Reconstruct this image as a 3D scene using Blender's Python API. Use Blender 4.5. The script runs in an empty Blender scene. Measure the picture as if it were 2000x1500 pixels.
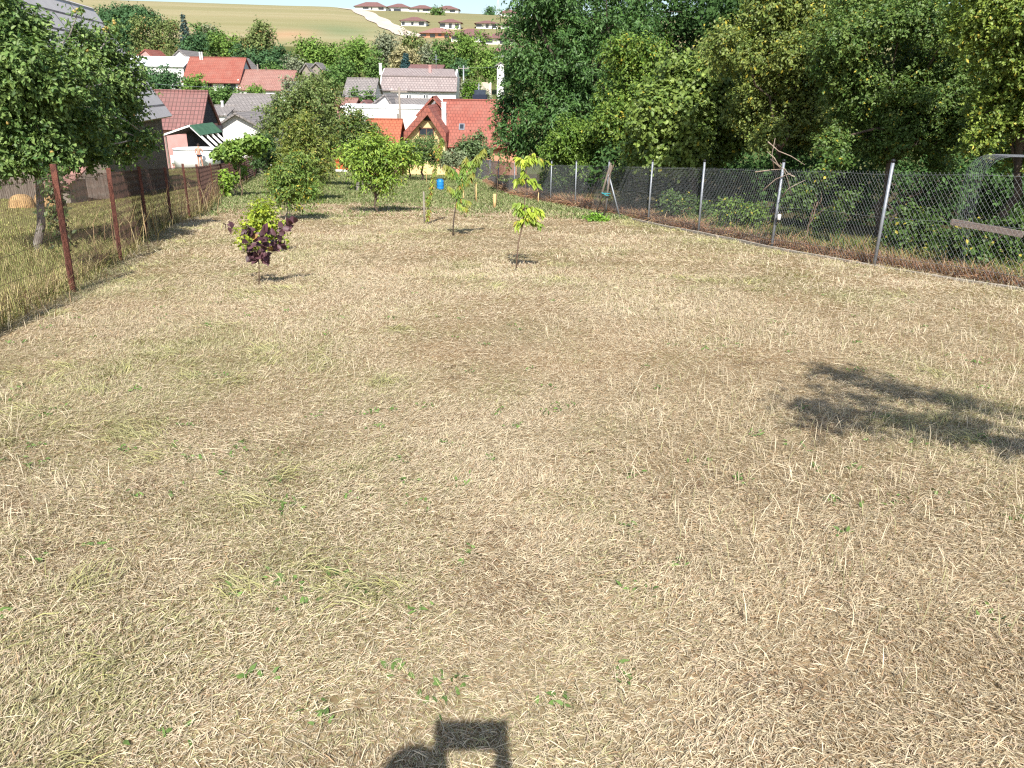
import bpy, math, random
import numpy as np
from mathutils import Vector, noise as mnoise

S = bpy.context.scene
COL = S.collection
rad = math.radians

# ------------------------------------------------------------------ camera
FPX = 1511.0                       # focal length in pixels of the 2000x1500 photograph
PITCH, ROLL = rad(20.9), rad(0.987)
FW = np.array([0, math.cos(PITCH), -math.sin(PITCH)])
_r0 = np.array([1.0, 0, 0]); _u0 = np.array([0, math.sin(PITCH), math.cos(PITCH)])
RT = _r0 * math.cos(ROLL) + _u0 * math.sin(ROLL)
UP = -_r0 * math.sin(ROLL) + _u0 * math.cos(ROLL)
cam = bpy.data.cameras.new('camera')
cam.sensor_width = 36.0
cam.lens = FPX / 2000 * 36
cam.clip_start = 0.01
cam.clip_end = 5000
camo = bpy.data.objects.new('camera', cam)
COL.objects.link(camo)
from mathutils import Matrix
_m = Matrix(((RT[0], UP[0], -FW[0]), (RT[1], UP[1], -FW[1]), (RT[2], UP[2], -FW[2])))
camo.matrix_world = _m.to_4x4()     # the eye is the world origin; the lawn is 1.53 m below it
S.camera = camo

# ------------------------------------------------------------------ light
SUND = Vector((0.058, -1.0, 1.006)).normalized()
w = bpy.data.worlds.new("World"); S.world = w; w.use_nodes = True
nt = w.node_tree
sky = nt.nodes.new('ShaderNodeTexSky'); sky.sky_type = 'NISHITA'; sky.sun_disc = False
sky.sun_elevation = math.asin(SUND.z); sky.sun_rotation = math.atan2(SUND.x, SUND.y)
sky.air_density = 1.0; sky.dust_density = 1.2; sky.ozone_density = 1.0
bg = nt.nodes['Background']; bg.inputs['Strength'].default_value = 0.10
nt.links.new(sky.outputs[0], bg.inputs[0])
sl = bpy.data.lights.new('sun', 'SUN'); sl.energy = 4.6; sl.angle = rad(0.53); sl.color = (1, 0.955, 0.88)
so = bpy.data.objects.new('sun', sl); COL.objects.link(so)
so.rotation_euler = SUND.to_track_quat('Z', 'Y').to_euler()
S.view_settings.view_transform = 'Standard'; S.view_settings.look = 'None'
S.view_settings.exposure = 0.72; S.view_settings.gamma = 1.0
S.view_settings.use_curve_mapping = False
S.cycles.max_bounces = 6; S.cycles.diffuse_bounces = 3; S.cycles.glossy_bounces = 2
S.cycles.transmission_bounces = 4; S.cycles.transparent_max_bounces = 6
S.cycles.use_denoising = False
S.cycles.filter_width = 1.25

# ------------------------------------------------------------------ geometry of the place
def ray(px, py):
    d = RT * (px - 1000) / FPX - UP * (py - 750) / FPX + FW
    return d / d[1]
def P(px, py, y):
    return ray(px, py) * y
_rng0 = np.random.default_rng(5)
def _crest_px(px):
    return np.interp(px, [-2000, 180, 560, 650, 700, 900, 1010, 1400, 4000], [-14, -2, 11, 13, 19, 26, 31, 34, 34])
_cp = np.linspace(-2000, 4000, 301)
_cz = np.array([P(p, _crest_px(p), 450.0)[2] for p in _cp])
def ground(x, y):
    x = np.asarray(x, float); y = np.asarray(y, float)
    yy = np.minimum(y, 30.0)
    near = -1.53 + 0.0073 * np.clip(x, -30, 30) - 0.0858 * yy
    near = near - 0.075 * np.clip(y - 30, 0, 40) - 0.03 * np.clip(y - 70, 0, 15)
    z70 = -1.53 - .0858 * 30 - .075 * 40
    far = np.interp(y, [70, 85, 95, 110, 130, 180, 250, 2000], [z70, z70 - .45, z70 - .4, -5.3, -2.6, 2.0, 12.0, 12.0])
    px = 1000 + FPX * x / (np.maximum(y, 60) * 0.95)
    cz = np.interp(px, _cp, _cz)
    t = np.clip((y - 250) / 200.0, 0, 1)
    hill = (cz - 12.0) * (t * 1.18 - 0.18 * t * t) - np.clip(y - 450, 0, 400) * 0.09
    near = near + 0.7 * np.exp(-((x + 21.5) / 3.5) ** 2 - ((y - 53) / 6.0) ** 2)
    k = np.clip((y - 70) / 8.0, 0, 1)
    return near * (1 - k) + far * k + hill
def G(px, py, ymin=1.0, ymax=470.0):
    d = ray(px, py)
    ys = np.concatenate([np.arange(ymin, 60, 0.05), np.arange(60, ymax, 0.5)])
    h = d[2] * ys - ground(d[0] * ys, ys)
    i = np.argmax(h < 0)
    y = ys[i] if h[i] < 0 else ymax
    return np.array([d[0] * y, y, float(ground(d[0] * y, y))])

# ------------------------------------------------------------------ helpers
def hsh(ix, iy, s):
    n = (ix.astype(np.int64) * 374761393 + iy.astype(np.int64) * 668265263 + s * 1442695041) & 0x7fffffff
    n = ((n ^ (n >> 13)) * 1274126177) & 0x7fffffff
    return ((n ^ (n >> 16)) & 0xffff) / 65535.0
def vnoise(x, y, s=0):
    x = np.asarray(x, float); y = np.asarray(y, float)
    ix = np.floor(x); iy = np.floor(y); fx = x - ix; fy = y - iy
    fx = fx * fx * (3 - 2 * fx); fy = fy * fy * (3 - 2 * fy)
    a = hsh(ix, iy, s); b = hsh(ix + 1, iy, s); c = hsh(ix, iy + 1, s); d = hsh(ix + 1, iy + 1, s)
    return (a * (1 - fx) + b * fx) * (1 - fy) + (c * (1 - fx) + d * fx) * fy
def fbm(x, y, s=0, o=4):
    t = 0; a = 1; n = 0
    for i in range(o):
        t = t + a * vnoise(x * 2 ** i + 17.3 * i, y * 2 ** i - 9.1 * i, s + i); n += a; a *= .55
    return t / n
def nrm(v):
    return v / np.maximum(np.linalg.norm(v, axis=-1, keepdims=True), 1e-9)

def put(name, me, parent=None, loc=None):
    o = bpy.data.objects.new(name, me); COL.objects.link(o)
    if parent is not None: o.parent = parent
    if loc is not None: o.location = loc
    return o
def tag(o, label=None, cat=None, group=None, kind=None):
    if label: o['label'] = label
    if cat: o['category'] = cat
    if group: o['group'] = group
    if kind: o['kind'] = kind
    return o
def thing(name, label, cat, loc, group=None):
    o = bpy.data.objects.new(name, None); COL.objects.link(o)
    o.location = [float(v) for v in loc]; o.empty_display_size = .1
    return tag(o, label, cat, group)

def np_mesh(name, V, F, mat, col=None, smooth=False):
    """V (n,3), F list of (m,k) int arrays with k = 3 or 4, col (n,3)"""
    me = bpy.data.meshes.new(name)
    V = np.ascontiguousarray(V, np.float32)
    if not isinstance(F, list): F = [F]
    F = [f for f in F if len(f)]
    me.vertices.add(len(V)); me.vertices.foreach_set('co', V.ravel())
    li = np.concatenate([f.ravel() for f in F]).astype(np.int32)
    tot = np.concatenate([np.full(len(f), f.shape[1], np.int32) for f in F])
    st = np.concatenate([[0], np.cumsum(tot)[:-1]]).astype(np.int32)
    me.loops.add(len(li)); me.loops.foreach_set('vertex_index', li)
    me.polygons.add(len(tot)); me.polygons.foreach_set('loop_start', st); me.polygons.foreach_set('loop_total', tot)
    if smooth: me.polygons.foreach_set('use_smooth', np.ones(len(tot), bool))
    if col is not None:
        a = me.color_attributes.new('Col', 'FLOAT_COLOR', 'POINT')
        c = np.ones((len(V), 4), np.float32); c[:, :3] = col
        a.data.foreach_set('color', c.ravel())
    me.update(calc_edges=True); me.validate()
    if mat is not None: me.materials.append(mat)
    return me

class MB:
    """collects plain pieces; build() links them as one mesh with metre UVs"""
    def __init__(self): self.v = []; self.f = []; self.sm = []
    def add(self, vs, fs, smooth=False):
        o = len(self.v); self.v += [tuple(map(float, p)) for p in vs]
        self.f += [tuple(i + o for i in f) for f in fs]; self.sm += [smooth] * len(fs)
        return self
    def box(self, x0, y0, z0, x1, y1, z1):
        vs = [(x, y, z) for z in (z0, z1) for y in (y0, y1) for x in (x0, x1)]
        return self.add(vs, [(0, 2, 3, 1), (4, 5, 7, 6), (0, 1, 5, 4), (2, 6, 7, 3), (0, 4, 6, 2), (1, 3, 7, 5)])
    def slab(self, a, b, c, d, t):
        """a,b,c,d ccw seen from outside; thickness goes inwards"""
        a, b, c, d = map(np.asarray, (a, b, c, d)); n = nrm(np.cross(b - a, d - a)) * t
        if n[2] < -.05 * t: n = -n
        vs = [a, b, c, d, a - n, b - n, c - n, d - n]
        return self.add(vs, [(0, 1, 2, 3), (7, 6, 5, 4), (0, 4, 5, 1), (1, 5, 6, 2), (2, 6, 7, 3), (3, 7, 4, 0)])
    def prism(self, poly, off):
        """poly ccw from outside, extruded by off"""
        n = len(poly); off = np.asarray(off, float); vs = [np.asarray(p, float) for p in poly]; vs += [p + off for p in vs]
        fs = [tuple(range(n)), tuple(range(2 * n - 1, n - 1, -1))]
        fs += [(i, i + n, (i + 1) % n + n, (i + 1) % n) for i in range(n)]
        return self.add(vs, fs)
    def tube(self, pts, r, n=6, cap=True):
        pts = np.asarray(pts, float); k = len(pts); r = np.broadcast_to(np.asarray(r, float), (k,))
        t = np.gradient(pts, axis=0) if k > 2 else np.repeat((pts[1] - pts[0])[None], k, 0)
        t = nrm(t); ref = np.array([0, 0, 1.0]) if abs(t[:, 2].mean()) < .8 else np.array([1.0, 0, 0])
        a = nrm(np.cross(t, ref)); b = np.cross(t, a)
        an = np.arange(n) / n * 2 * math.pi
        vs = pts[:, None] + r[:, None, None] * (a[:, None] * np.cos(an)[None, :, None] + b[:, None] * np.sin(an)[None, :, None])
        fs = [(i * n + j, i * n + (j + 1) % n, (i + 1) * n + (j + 1) % n, (i + 1) * n + j) for i in range(k - 1) for j in range(n)]
        if cap: fs += [tuple(range(n - 1, -1, -1)), tuple((k - 1) * n + j for j in range(n))]
        return self.add(vs.reshape(-1, 3), fs, True)
    def lathe(self, prof, c, n=20, ax=(0, 0, 1)):
        vs = []; k = len(prof)
        for r, z in prof:
            for j in range(n):
                a = j / n * 2 * math.pi; vs.append((c[0] + r * math.cos(a), c[1] + r * math.sin(a), c[2] + z))
        fs = [(i * n + j, i * n + (j + 1) % n, (i + 1) * n + (j + 1) % n, (i + 1) * n + j) for i in range(k - 1) for j in range(n)]
        fs += [tuple(range(n - 1, -1, -1)), tuple((k - 1) * n + j for j in range(n))]
        return self.add(vs, fs, True)
    def build(self, name, mat, parent=None, base=None):
        me = bpy.data.meshes.new(name); v = np.array(self.v, float)
        if base is not None: v = v - np.asarray(base, float)[None]
        me.from_pydata(v.tolist(), [], self.f); me.materials.append(mat)
        me.polygons.foreach_set('use_smooth', self.sm)
        uv = me.uv_layers.new(name='UVMap'); u = np.zeros((len(me.loops), 2), np.float32)
        for p in me.polygons:
            n = np.array(p.normal)
            if abs(n[2]) > .97: U = np.array([1.0, 0, 0]); W = np.array([0, 1.0, 0])
            else: U = nrm(np.cross([0, 0, 1.0], n)); W = np.cross(n, U)
            for li in p.loop_indices:
                q = v[me.loops[li].vertex_index]; u[li] = (q @ U, q @ W)
        uv.data.foreach_set('uv', u.ravel()); me.update()
        return put(name, me, parent)

# ------------------------------------------------------------------ materials
def newmat(name):
    m = bpy.data.materials.new(name); m.use_nodes = True
    return m, m.node_tree, m.node_tree.nodes['Principled BSDF']
def node(t, typ, **kw):
    n = t.nodes.new(typ)
    for k, v in kw.items(): setattr(n, k, v)
    return n
def mixc(t, a, b, fac, mode='MIX'):
    n = node(t, 'ShaderNodeMix', data_type='RGBA', blend_type=mode)
    for s, val in ((0, fac), (6, a), (7, b)):
        if hasattr(val, 'is_output'): t.links.new(val, n.inputs[s])
        else: n.inputs[s].default_value = val if s == 0 else (*val, 1)
    return n.outputs[2]
def noisef(t, scale, detail=4, lo=.35, hi=.65, stretch=None, coord='Object'):
    tc = node(t, 'ShaderNodeTexCoord'); out = tc.outputs[coord]
    if stretch:
        mp = node(t, 'ShaderNodeMapping'); mp.inputs['Scale'].default_value = stretch; t.links.new(out, mp.inputs[0]); out = mp.outputs[0]
    n = node(t, 'ShaderNodeTexNoise'); n.inputs['Scale'].default_value = scale; n.inputs['Detail'].default_value = detail
    t.links.new(out, n.inputs['Vector'])
    r = node(t, 'ShaderNodeMapRange'); r.inputs[1].default_value = lo; r.inputs[2].default_value = hi
    t.links.new(n.outputs[0], r.inputs[0])
    return r.outputs[0]
def mat(name, col, rough=.7, col2=None, scale=3.0, stretch=None, metal=0, spec=.3, bump=0, detail=5):
    m, t, b = newmat(name)
    b.inputs['Roughness'].default_value = rough; b.inputs['Metallic'].default_value = metal
    b.inputs['Specular IOR Level'].default_value = spec
    if col2 is None: col2 = tuple(c * .7 for c in col)
    f = noisef(t, scale, detail, stretch=stretch)
    c = mixc(t, col, col2, f)
    f2 = noisef(t, scale * 9, 3, stretch=stretch, lo=.3, hi=.7)
    c = mixc(t, c, tuple(x * .6 for x in col2), f2) if False else c
    t.links.new(c, b.inputs['Base Color'])
    if bump:
        bp = node(t, 'ShaderNodeBump'); bp.inputs['Strength'].default_value = bump; bp.inputs['Distance'].default_value = .02
        t.links.new(f2, bp.inputs['Height']); t.links.new(bp.outputs[0], b.inputs['Normal'])
    return m
def attr_mat(name, rough=.6, spec=.3, trans=0.0, tint=1.0):
    m, t, b = newmat(name)
    a = node(t, 'ShaderNodeVertexColor'); a.layer_name = 'Col'
    t.links.new(a.outputs[0], b.inputs['Base Color'])
    b.inputs['Roughness'].default_value = rough; b.inputs['Specular IOR Level'].default_value = spec
    if trans:
        tr = node(t, 'ShaderNodeBsdfTranslucent')
        t.links.new(mixc(t, a.outputs[0], (1.0, .95, .3), 1.0, 'MULTIPLY'), tr.inputs[0])
        ms = node(t, 'ShaderNodeMixShader'); ms.inputs[0].default_value = trans
        t.links.new(b.outputs[0], ms.inputs[1]); t.links.new(tr.outputs[0], ms.inputs[2])
        t.links.new(ms.outputs[0], t.nodes['Material Output'].inputs[0])
    return m
def tile_mat(name, c1, c2, mortar, bw=.3, bh=.33, ms=.02, stain=(.25, .22, .2), stain_amt=.5, rough=.75, off=0.5):
    m, t, b = newmat(name)
    uv = node(t, 'ShaderNodeUVMap')
    br = node(t, 'ShaderNodeTexBrick'); br.offset = off
    for k, val in (('Color1', c1), ('Color2', c2), ('Mortar', mortar)): br.inputs[k].default_value = (*val, 1)
    br.inputs['Scale'].default_value = 1; br.inputs['Mortar Size'].default_value = ms; br.inputs['Mortar Smooth'].default_value = .3
    br.inputs['Brick Width'].default_value = bw; br.inputs['Row Height'].default_value = bh; br.inputs['Bias'].default_value = 0
    t.links.new(uv.outputs[0], br.inputs['Vector'])
    f = noisef(t, .9, 6, .4, .75)
    ml = node(t, 'ShaderNodeMath', operation='MULTIPLY'); ml.inputs[1].default_value = stain_amt; t.links.new(f, ml.inputs[0])
    c = mixc(t, br.outputs[0], stain, ml.outputs[0])
    t.links.new(c, b.inputs['Base Color']); b.inputs['Roughness'].default_value = rough; b.inputs['Specular IOR Level'].default_value = .25
    bp = node(t, 'ShaderNodeBump', invert=True); bp.inputs['Strength'].default_value = .6; bp.inputs['Distance'].default_value = .03
    t.links.new(br.outputs['Fac'], bp.inputs['Height']); t.links.new(bp.outputs[0], b.inputs['Normal'])
    return m
M = {}
M['leaf'] = attr_mat('leaf', .48, .35, .24)
M['farleaf'] = attr_mat('far_leaf', .7, .2, .12)
M['blade'] = attr_mat('grass_blade', .6, .25, .18)
M['bark'] = mat('bark', (.16, .12, .09), .9, (.07, .055, .045), 9, (1, 1, .25), bump=.6)
M['barkgrey'] = mat('pale_bark', (.36, .33, .29), .9, (.16, .14, .12), 8, (1, 1, .3), bump=.6)
M['twig'] = mat('twig', (.22, .15, .10), .85, (.12, .08, .06), 12)
M['deadwood'] = mat('dead_wood', (.40, .32, .25), .85, (.24, .18, .14), 10)
M['galv'] = mat('galvanised_steel', (.34, .36, .39), .5, (.24, .26, .29), 14, metal=.4, spec=.5)
M['wire'] = mat('galvanised_wire', (.36, .38, .40), .5, (.25, .27, .29), 6, metal=.3, spec=.5)
M['netting'] = mat('dull_netting_wire', (.24, .25, .27), .5, (.15, .16, .18), 6, metal=.3)
M['rust'] = mat('rusty_iron', (.20, .075, .05), .8, (.10, .04, .03), 12, bump=.5)
M['rustwire'] = mat('rusty_wire', (.11, .06, .045), .85, (.06, .035, .03), 5)
M['oldwood'] = mat('weathered_wood', (.36, .32, .27), .85, (.2, .17, .14), 5, (6, 6, .6), bump=.4)
M['plank'] = mat('grey_plank', (.30, .24, .21), .8, (.18, .14, .12), 5, (.8, 8, 8), bump=.4)
M['stake'] = mat('fresh_wood_stake', (.66, .46, .22), .7, (.5, .33, .15), 6)
M['concrete'] = mat('concrete', (.50, .44, .36), .9, (.33, .29, .24), 6, bump=.4)
M['white'] = mat('white_plaster', (.84, .84, .82), .8, (.74, .73, .69), .6)
M['cream'] = mat('cream_plaster', (.80, .62, .32), .8, (.70, .52, .26), .6)
M['salmon'] = mat('salmon_plaster', (.62, .30, .19), .8, (.52, .24, .15), .6)
M['pinkwall'] = mat('pink_plaster', (.55, .30, .28), .8, (.42, .22, .2), .8)
M['dirtywhite'] = mat('dirty_plaster', (.66, .64, .62), .85, (.5, .48, .46), .7)
M['woodwall'] = mat('dark_boards', (.22, .18, .15), .85, (.12, .10, .08), 2.5, (7, 7, .5), bump=.5)
M['shadefill'] = mat('painted_shade', (.05, .05, .06), .9, (.03, .03, .035), 2)  # near-black colour standing in for shade on the gable and terrace
M['brick'] = tile_mat('old_brick', (.15, .07, .05), (.11, .055, .042), (.10, .075, .06), .3, .1, .012)
M['red'] = tile_mat('red_tiles', (.345, .115, .083), (.295, .093, .068), (.19, .063, .05), .3, .38, .028, (.32, .15, .115), .6)
M['orange'] = tile_mat('orange_tiles', (.45, .145, .078), (.39, .12, .063), (.25, .075, .045), .3, .36, .028, (.38, .16, .10), .45)
M['pinkroof'] = tile_mat('faded_tiles', (.36, .19, .155), (.30, .15, .125), (.21, .115, .095), .35, .38, .04, (.32, .2, .17), .6)
M['darkred'] = tile_mat('dark_red_tiles', (.27, .13, .12), (.22, .105, .095), (.11, .06, .055), .33, .42, .035, (.19, .12, .11), .45, off=0)
M['grey'] = tile_mat('grey_tiles', (.30, .27, .255), (.24, .215, .205), (.13, .12, .115), .4, .4, .04, (.19, .175, .165), .6)
M['shingle'] = tile_mat('old_grey_shingles', (.60, .565, .55), (.52, .49, .48), (.08, .07, .07), 7.0, .85, .06, (.40, .375, .365), .5)
M['greypink'] = tile_mat('grey_pink_tiles', (.36, .30, .285), (.29, .235, .225), (.17, .14, .135), .4, .42, .04, (.23, .2, .195), .55)
M['brownroof'] = tile_mat('brown_tiles', (.26, .135, .12), (.2, .105, .095), (.12, .07, .065), .4, .4, .03, (.2, .12, .11), .4)
M['sheet'] = tile_mat('white_sheet_roof', (.80, .83, .86), (.77, .8, .83), (.62, .65, .68), .8, 40, .04, (.7, .72, .74), .3, .5, 0)
M['green'] = mat('green_felt', (.075, .17, .10), .75, (.05, .12, .07), 2)
M['glass'] = mat('window_glass', (.045, .055, .07), .12, (.03, .035, .045), 2, spec=.6)
M['frame'] = mat('white_frame', (.78, .78, .77), .5, (.7, .7, .69), 3)
M['brownframe'] = mat('brown_frame', (.2, .1, .06), .6, (.14, .07, .045), 4)
M['blue'] = mat('blue_plastic', (.02, .24, .62), .42, (.015, .19, .5), 3, spec=.4)
M['poolwall'] = mat('white_pool_liner', (.84, .86, .87), .45, (.78, .8, .82), 2)
M['teal'] = mat('teal_cord', (.07, .38, .42), .6, (.05, .28, .32), 5)
M['water'] = mat('pool_water', (.08, .35, .45), .08, (.06, .28, .38), 2, spec=.5)
M['orangepaint'] = mat('orange_red_paint', (.60, .14, .055), .6, (.5, .10, .04), 3)
M['skin'] = mat('skin', (.62, .34, .25), .55, (.56, .29, .21), 5)
M['hair'] = mat('dark_hair', (.05, .03, .02), .6, (.03, .02, .015), 20)
M['cloth'] = mat('dark_cloth', (.03, .035, .06), .9, (.02, .025, .045), 8)
M['shirt'] = mat('grey_cloth', (.2, .22, .25), .9, (.15, .17, .2), 8)
M['black'] = mat('black_plastic', (.02, .02, .022), .4, (.015, .015, .017), 5)
M['straw'] = mat('straw_bale', (.58, .38, .18), .9, (.42, .26, .12), 7, bump=.8)
M['road'] = mat('dirt_road', (.62, .52, .43), .9, (.52, .43, .35), .2)
M['apple'] = mat('apple_skin', (.50, .44, .12), .45, (.42, .27, .08), 14, spec=.4)
# ------------------------------------------------------------------ fence lines
RPOST = [(8.35, 4.3), (7.55, 6.9), (6.65, 9.5), (5.68, 12.11), (4.9, 14.74), (4.25, 18.0), (3.58, 21.0), (2.85, 24.6), (2.11, 27.69), (1.36, 30.42)]
for px, py in ((1004, 383), (974, 370), (957, 361), (940, 352), (925, 345)):
    g = G(px, py); RPOST.append((g[0], g[1]))
LPOST = [(-4.25, 3.9), (-4.66, 6.5), (-5.24, 8.95), (-6.1, 11.84), (-7.3, 15.4), (-8.2, 18.6), (-8.75, 21.0), (-9.32, 23.4)]
for px, py in ((418, 393), (436, 382), (452, 372), (468, 362), (484, 353), (498, 345), (512, 337)):
    g = G(px, py); LPOST.append((g[0], g[1]))
RPOST = np.array(RPOST); LPOST = np.array(LPOST)
def xr(y): return np.interp(y, RPOST[:, 1], RPOST[:, 0])
def xl(y): return np.interp(y, LPOST[:, 1], LPOST[:, 0])

def lawn_green(x, y):
    """how green the turf is, 0 straw .. 1 green"""
    n = fbm(x * .55, y * .4, 3); n2 = fbm(x * 2.3, y * 1.6, 8); n3 = fbm(x * .18, y * .12, 14)
    g = .15 + .7 * (n - .5) + .75 * (n2 - .5) + .35 * (n3 - .5)
    g = g + .26 * np.exp(-((x + 1.1 - .12 * (y - 2)) / .55) ** 2) * np.exp(-((y - 2.6) / 1.7) ** 2)
    g = g + .26 * np.exp(-((x + 2.6) / 1.0) ** 2) * np.exp(-((y - 5.4) / 1.6) ** 2)
    g = g + .22 * np.exp(-((x - 2.7) / .9) ** 2 - ((y - 3.9) / .8) ** 2)
    g = g + .55 * np.clip((x - xr(y) + 2.2) / 2.0, 0, 1) * np.clip((y - 12) / 8, .12, 1)
    g = g + .18 * np.clip((xl(y) + 1.0 - x) / 1.0, 0, 1)
    g = g + np.clip((y - 27 + 3.0 * (n - .5) * 2 + .25 * np.abs(x + 3)) / 6.5, 0, 1) * .75
    for cx, cy, r in ((-1.7, 27.5, 1.0), (-5.5, 21.6, 1.0), (-6.9, 13.2, .5), (1.2, 25.5, 1.3), (-3.2, 14.6, .35)):
        g = g + .5 * np.exp(-((x - cx) ** 2 + (y - cy) ** 2) / r ** 2)
    return np.clip(g, 0, 1)
def lawn_pale(x, y):
    """bleached swathes left by the mower"""
    a = fbm(x * .35 + .1 * y, y * .16, 21); b = fbm(x * 1.6, y * 1.1, 27)
    u = x + .24 * y + .5 * np.sin(y * .35)
    st = .5 + .5 * np.sin(u * 2.9 + 1.5 * np.sin(y * .22))
    v = np.hypot(x - 7, y - 16)                      # one turn of the mower round the far corner
    st2 = .5 + .5 * np.sin(v * 3.1)
    k = np.clip((y - 6) / 6, 0, 1)
    t = .42 + 1.0 * (a - .5) + .5 * (b - .5) + .34 * k * (st * .6 + st2 * .4 - .5)
    t = t + .22 * np.exp(-((y - 8.2 - .3 * x) / 1.8) ** 2) * np.clip(x + 2.5, 0, 1)
    return np.clip(t, 0, 1)
def mix3(a, b, t):
    return np.asarray(a) * (1 - t[:, None]) + np.asarray(b) * t[:, None]
C_PALE = np.array((.65, .56, .40)); C_TAN = np.array((.50, .41, .265)); C_BROWN = np.array((.34, .235, .14))
C_GREEN = np.array((.30, .285, .15)); C_LUSH = np.array((.085, .16, .03))

# ------------------------------------------------------------------ ground sheet
def axis(*seg):
    out = []
    for a, b, st in seg: out += list(np.arange(a, b, st))
    return np.array(out + [seg[-1][1]], float)
gx = axis((-900, -300, 40), (-300, -100, 8), (-100, -30, 2.5), (-30, -12, 1), (-12, 12, .3), (12, 30, 1), (30, 100, 2.5), (100, 300, 8), (300, 900, 40))
gy = axis((-80, -10, 5), (-10, 0, 1), (0, 34, .3), (34, 100, 1), (100, 300, 3), (300, 520, 5), (520, 1500, 40))
X, Y = np.meshgrid(gx, gy); xf, yf = X.ravel(), Y.ravel()
zf = ground(xf, yf)
inl = (xf > xl(yf)) & (xf < xr(yf)) & (yf < 72)
zf = zf + np.where(yf < 40, .035 * (fbm(xf * .8, yf * .8, 40) - .5) * 2, 0)
gr = lawn_green(xf, yf)
c = mix3(C_TAN * .72, C_BROWN * 1.15, np.clip(fbm(xf * 1.2, yf, 33) * 1.6 - .4, 0, 1))
c = mix3(c, C_GREEN * .9, np.clip(gr * 1.3 - .1, 0, 1) * np.ones(len(xf)))
nb = fbm(xf * .3, yf * .3, 50)
cl = mix3((.21, .22, .075), (.30, .26, .12), np.clip(nb * 1.6 - .3, 0, 1))           # neighbour's rough lawn
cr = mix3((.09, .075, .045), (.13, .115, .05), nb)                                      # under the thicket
c = np.where((xf <= xl(yf))[:, None] & (yf < 72)[:, None], cl, c)
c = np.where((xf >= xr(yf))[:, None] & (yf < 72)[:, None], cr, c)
v = mix3((.12, .16, .05), (.20, .20, .08), nb)                                           # valley floor
c = np.where((yf >= 72)[:, None], v, c)
pxa = 1000 + FPX * xf / (np.maximum(yf, 60) * .95)
fld = mix3((.34, .33, .17), (.43, .39, .235), np.clip(fbm(xf * .012, yf * .05, 60) * 2 - .5, 0, 1))
low = np.exp(-((yf - 285) / 22.0) ** 2) * np.exp(-((pxa - 660) / 75.0) ** 2)
fld = mix3(fld, (.25, .30, .16), np.clip(low, 0, 1))
bare = np.exp(-((yf - 268 - .1 * (pxa - 560)) / 14.0) ** 2) * np.exp(-((pxa - 565) / 55.0) ** 2)
fld = mix3(fld, (.52, .36, .22), np.clip(bare, 0, 1))
rh = mix3((.36, .32, .18), (.27, .29, .14), fbm(xf * .06, yf * .06, 70))
rh = mix3(rh, (.50, .36, .22), np.clip(fbm(xf * .04 + 3, yf * .05, 75) * 4 - 2.5, 0, 1))
edge = 700 + (430 - np.clip(yf, 250, 430)) * .62
fld = np.where((pxa > edge)[:, None], rh, fld)
c = np.where((yf > 235)[:, None], fld, c)
NX, NY = len(gx), len(gy)
idx = np.arange(NX * NY).reshape(NY, NX)
F = np.stack([idx[:-1, :-1], idx[:-1, 1:], idx[1:, 1:], idx[1:, :-1]], -1).reshape(-1, 4)
mg, t, b = newmat('ground')
a = node(t, 'ShaderNodeVertexColor'); a.layer_name = 'Col'
f1 = noisef(t, 22, 5, .3, .7); cc = mixc(t, a.outputs[0], (.55, .5, .42), f1, 'MULTIPLY')
f2 = noisef(t, .05, 6, .35, .65, stretch=(.25, 3.0, 1)); 
ml = node(t, 'ShaderNodeMath', operation='MULTIPLY'); ml.inputs[1].default_value = .35; t.links.new(f2, ml.inputs[0])
cc = mixc(t, cc, (.8, .72, .6), ml.outputs[0], 'MULTIPLY')
t.links.new(cc, b.inputs['Base Color']); b.inputs['Roughness'].default_value = .95; b.inputs['Specular IOR Level'].default_value = .1
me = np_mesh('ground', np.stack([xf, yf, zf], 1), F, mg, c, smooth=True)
tag(put('ground', me), 'sloping ground of the orchard running down to the valley and up the far hill', kind='structure')

# dirt road up the far hill
rp = [G(*p) for p in ((672, 17), (700, 21), (722, 31), (742, 42), (762, 53), (785, 64), (812, 74))]
rp = np.array(rp); tt = np.linspace(0, len(rp) - 1, 60)
rc = np.stack([np.interp(tt, range(len(rp)), rp[:, k]) for k in range(3)], 1)
dv = nrm(np.gradient(rc, axis=0)[:, :2]); sd = np.stack([-dv[:, 1], dv[:, 0]], 1)
wd = np.interp(tt, [0, 6], [4.2, 3.4])[:, None] * (1 + .15 * np.sin(tt * 5))[:, None]
Lp = rc[:, :2] + sd * wd; Rp = rc[:, :2] - sd * wd
V = np.concatenate([np.c_[Lp, ground(Lp[:, 0], Lp[:, 1]) + .25], np.c_[Rp, ground(Rp[:, 0], Rp[:, 1]) + .25]])
n = len(rc); F = np.array([(i, i + 1, n + i + 1, n + i) for i in range(n - 1)])
tag(put('dirt_road', np_mesh('dirt_road', V, F[:, ::-1], M['road'])), 'pale dirt road climbing the far hill', kind='structure')

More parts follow.
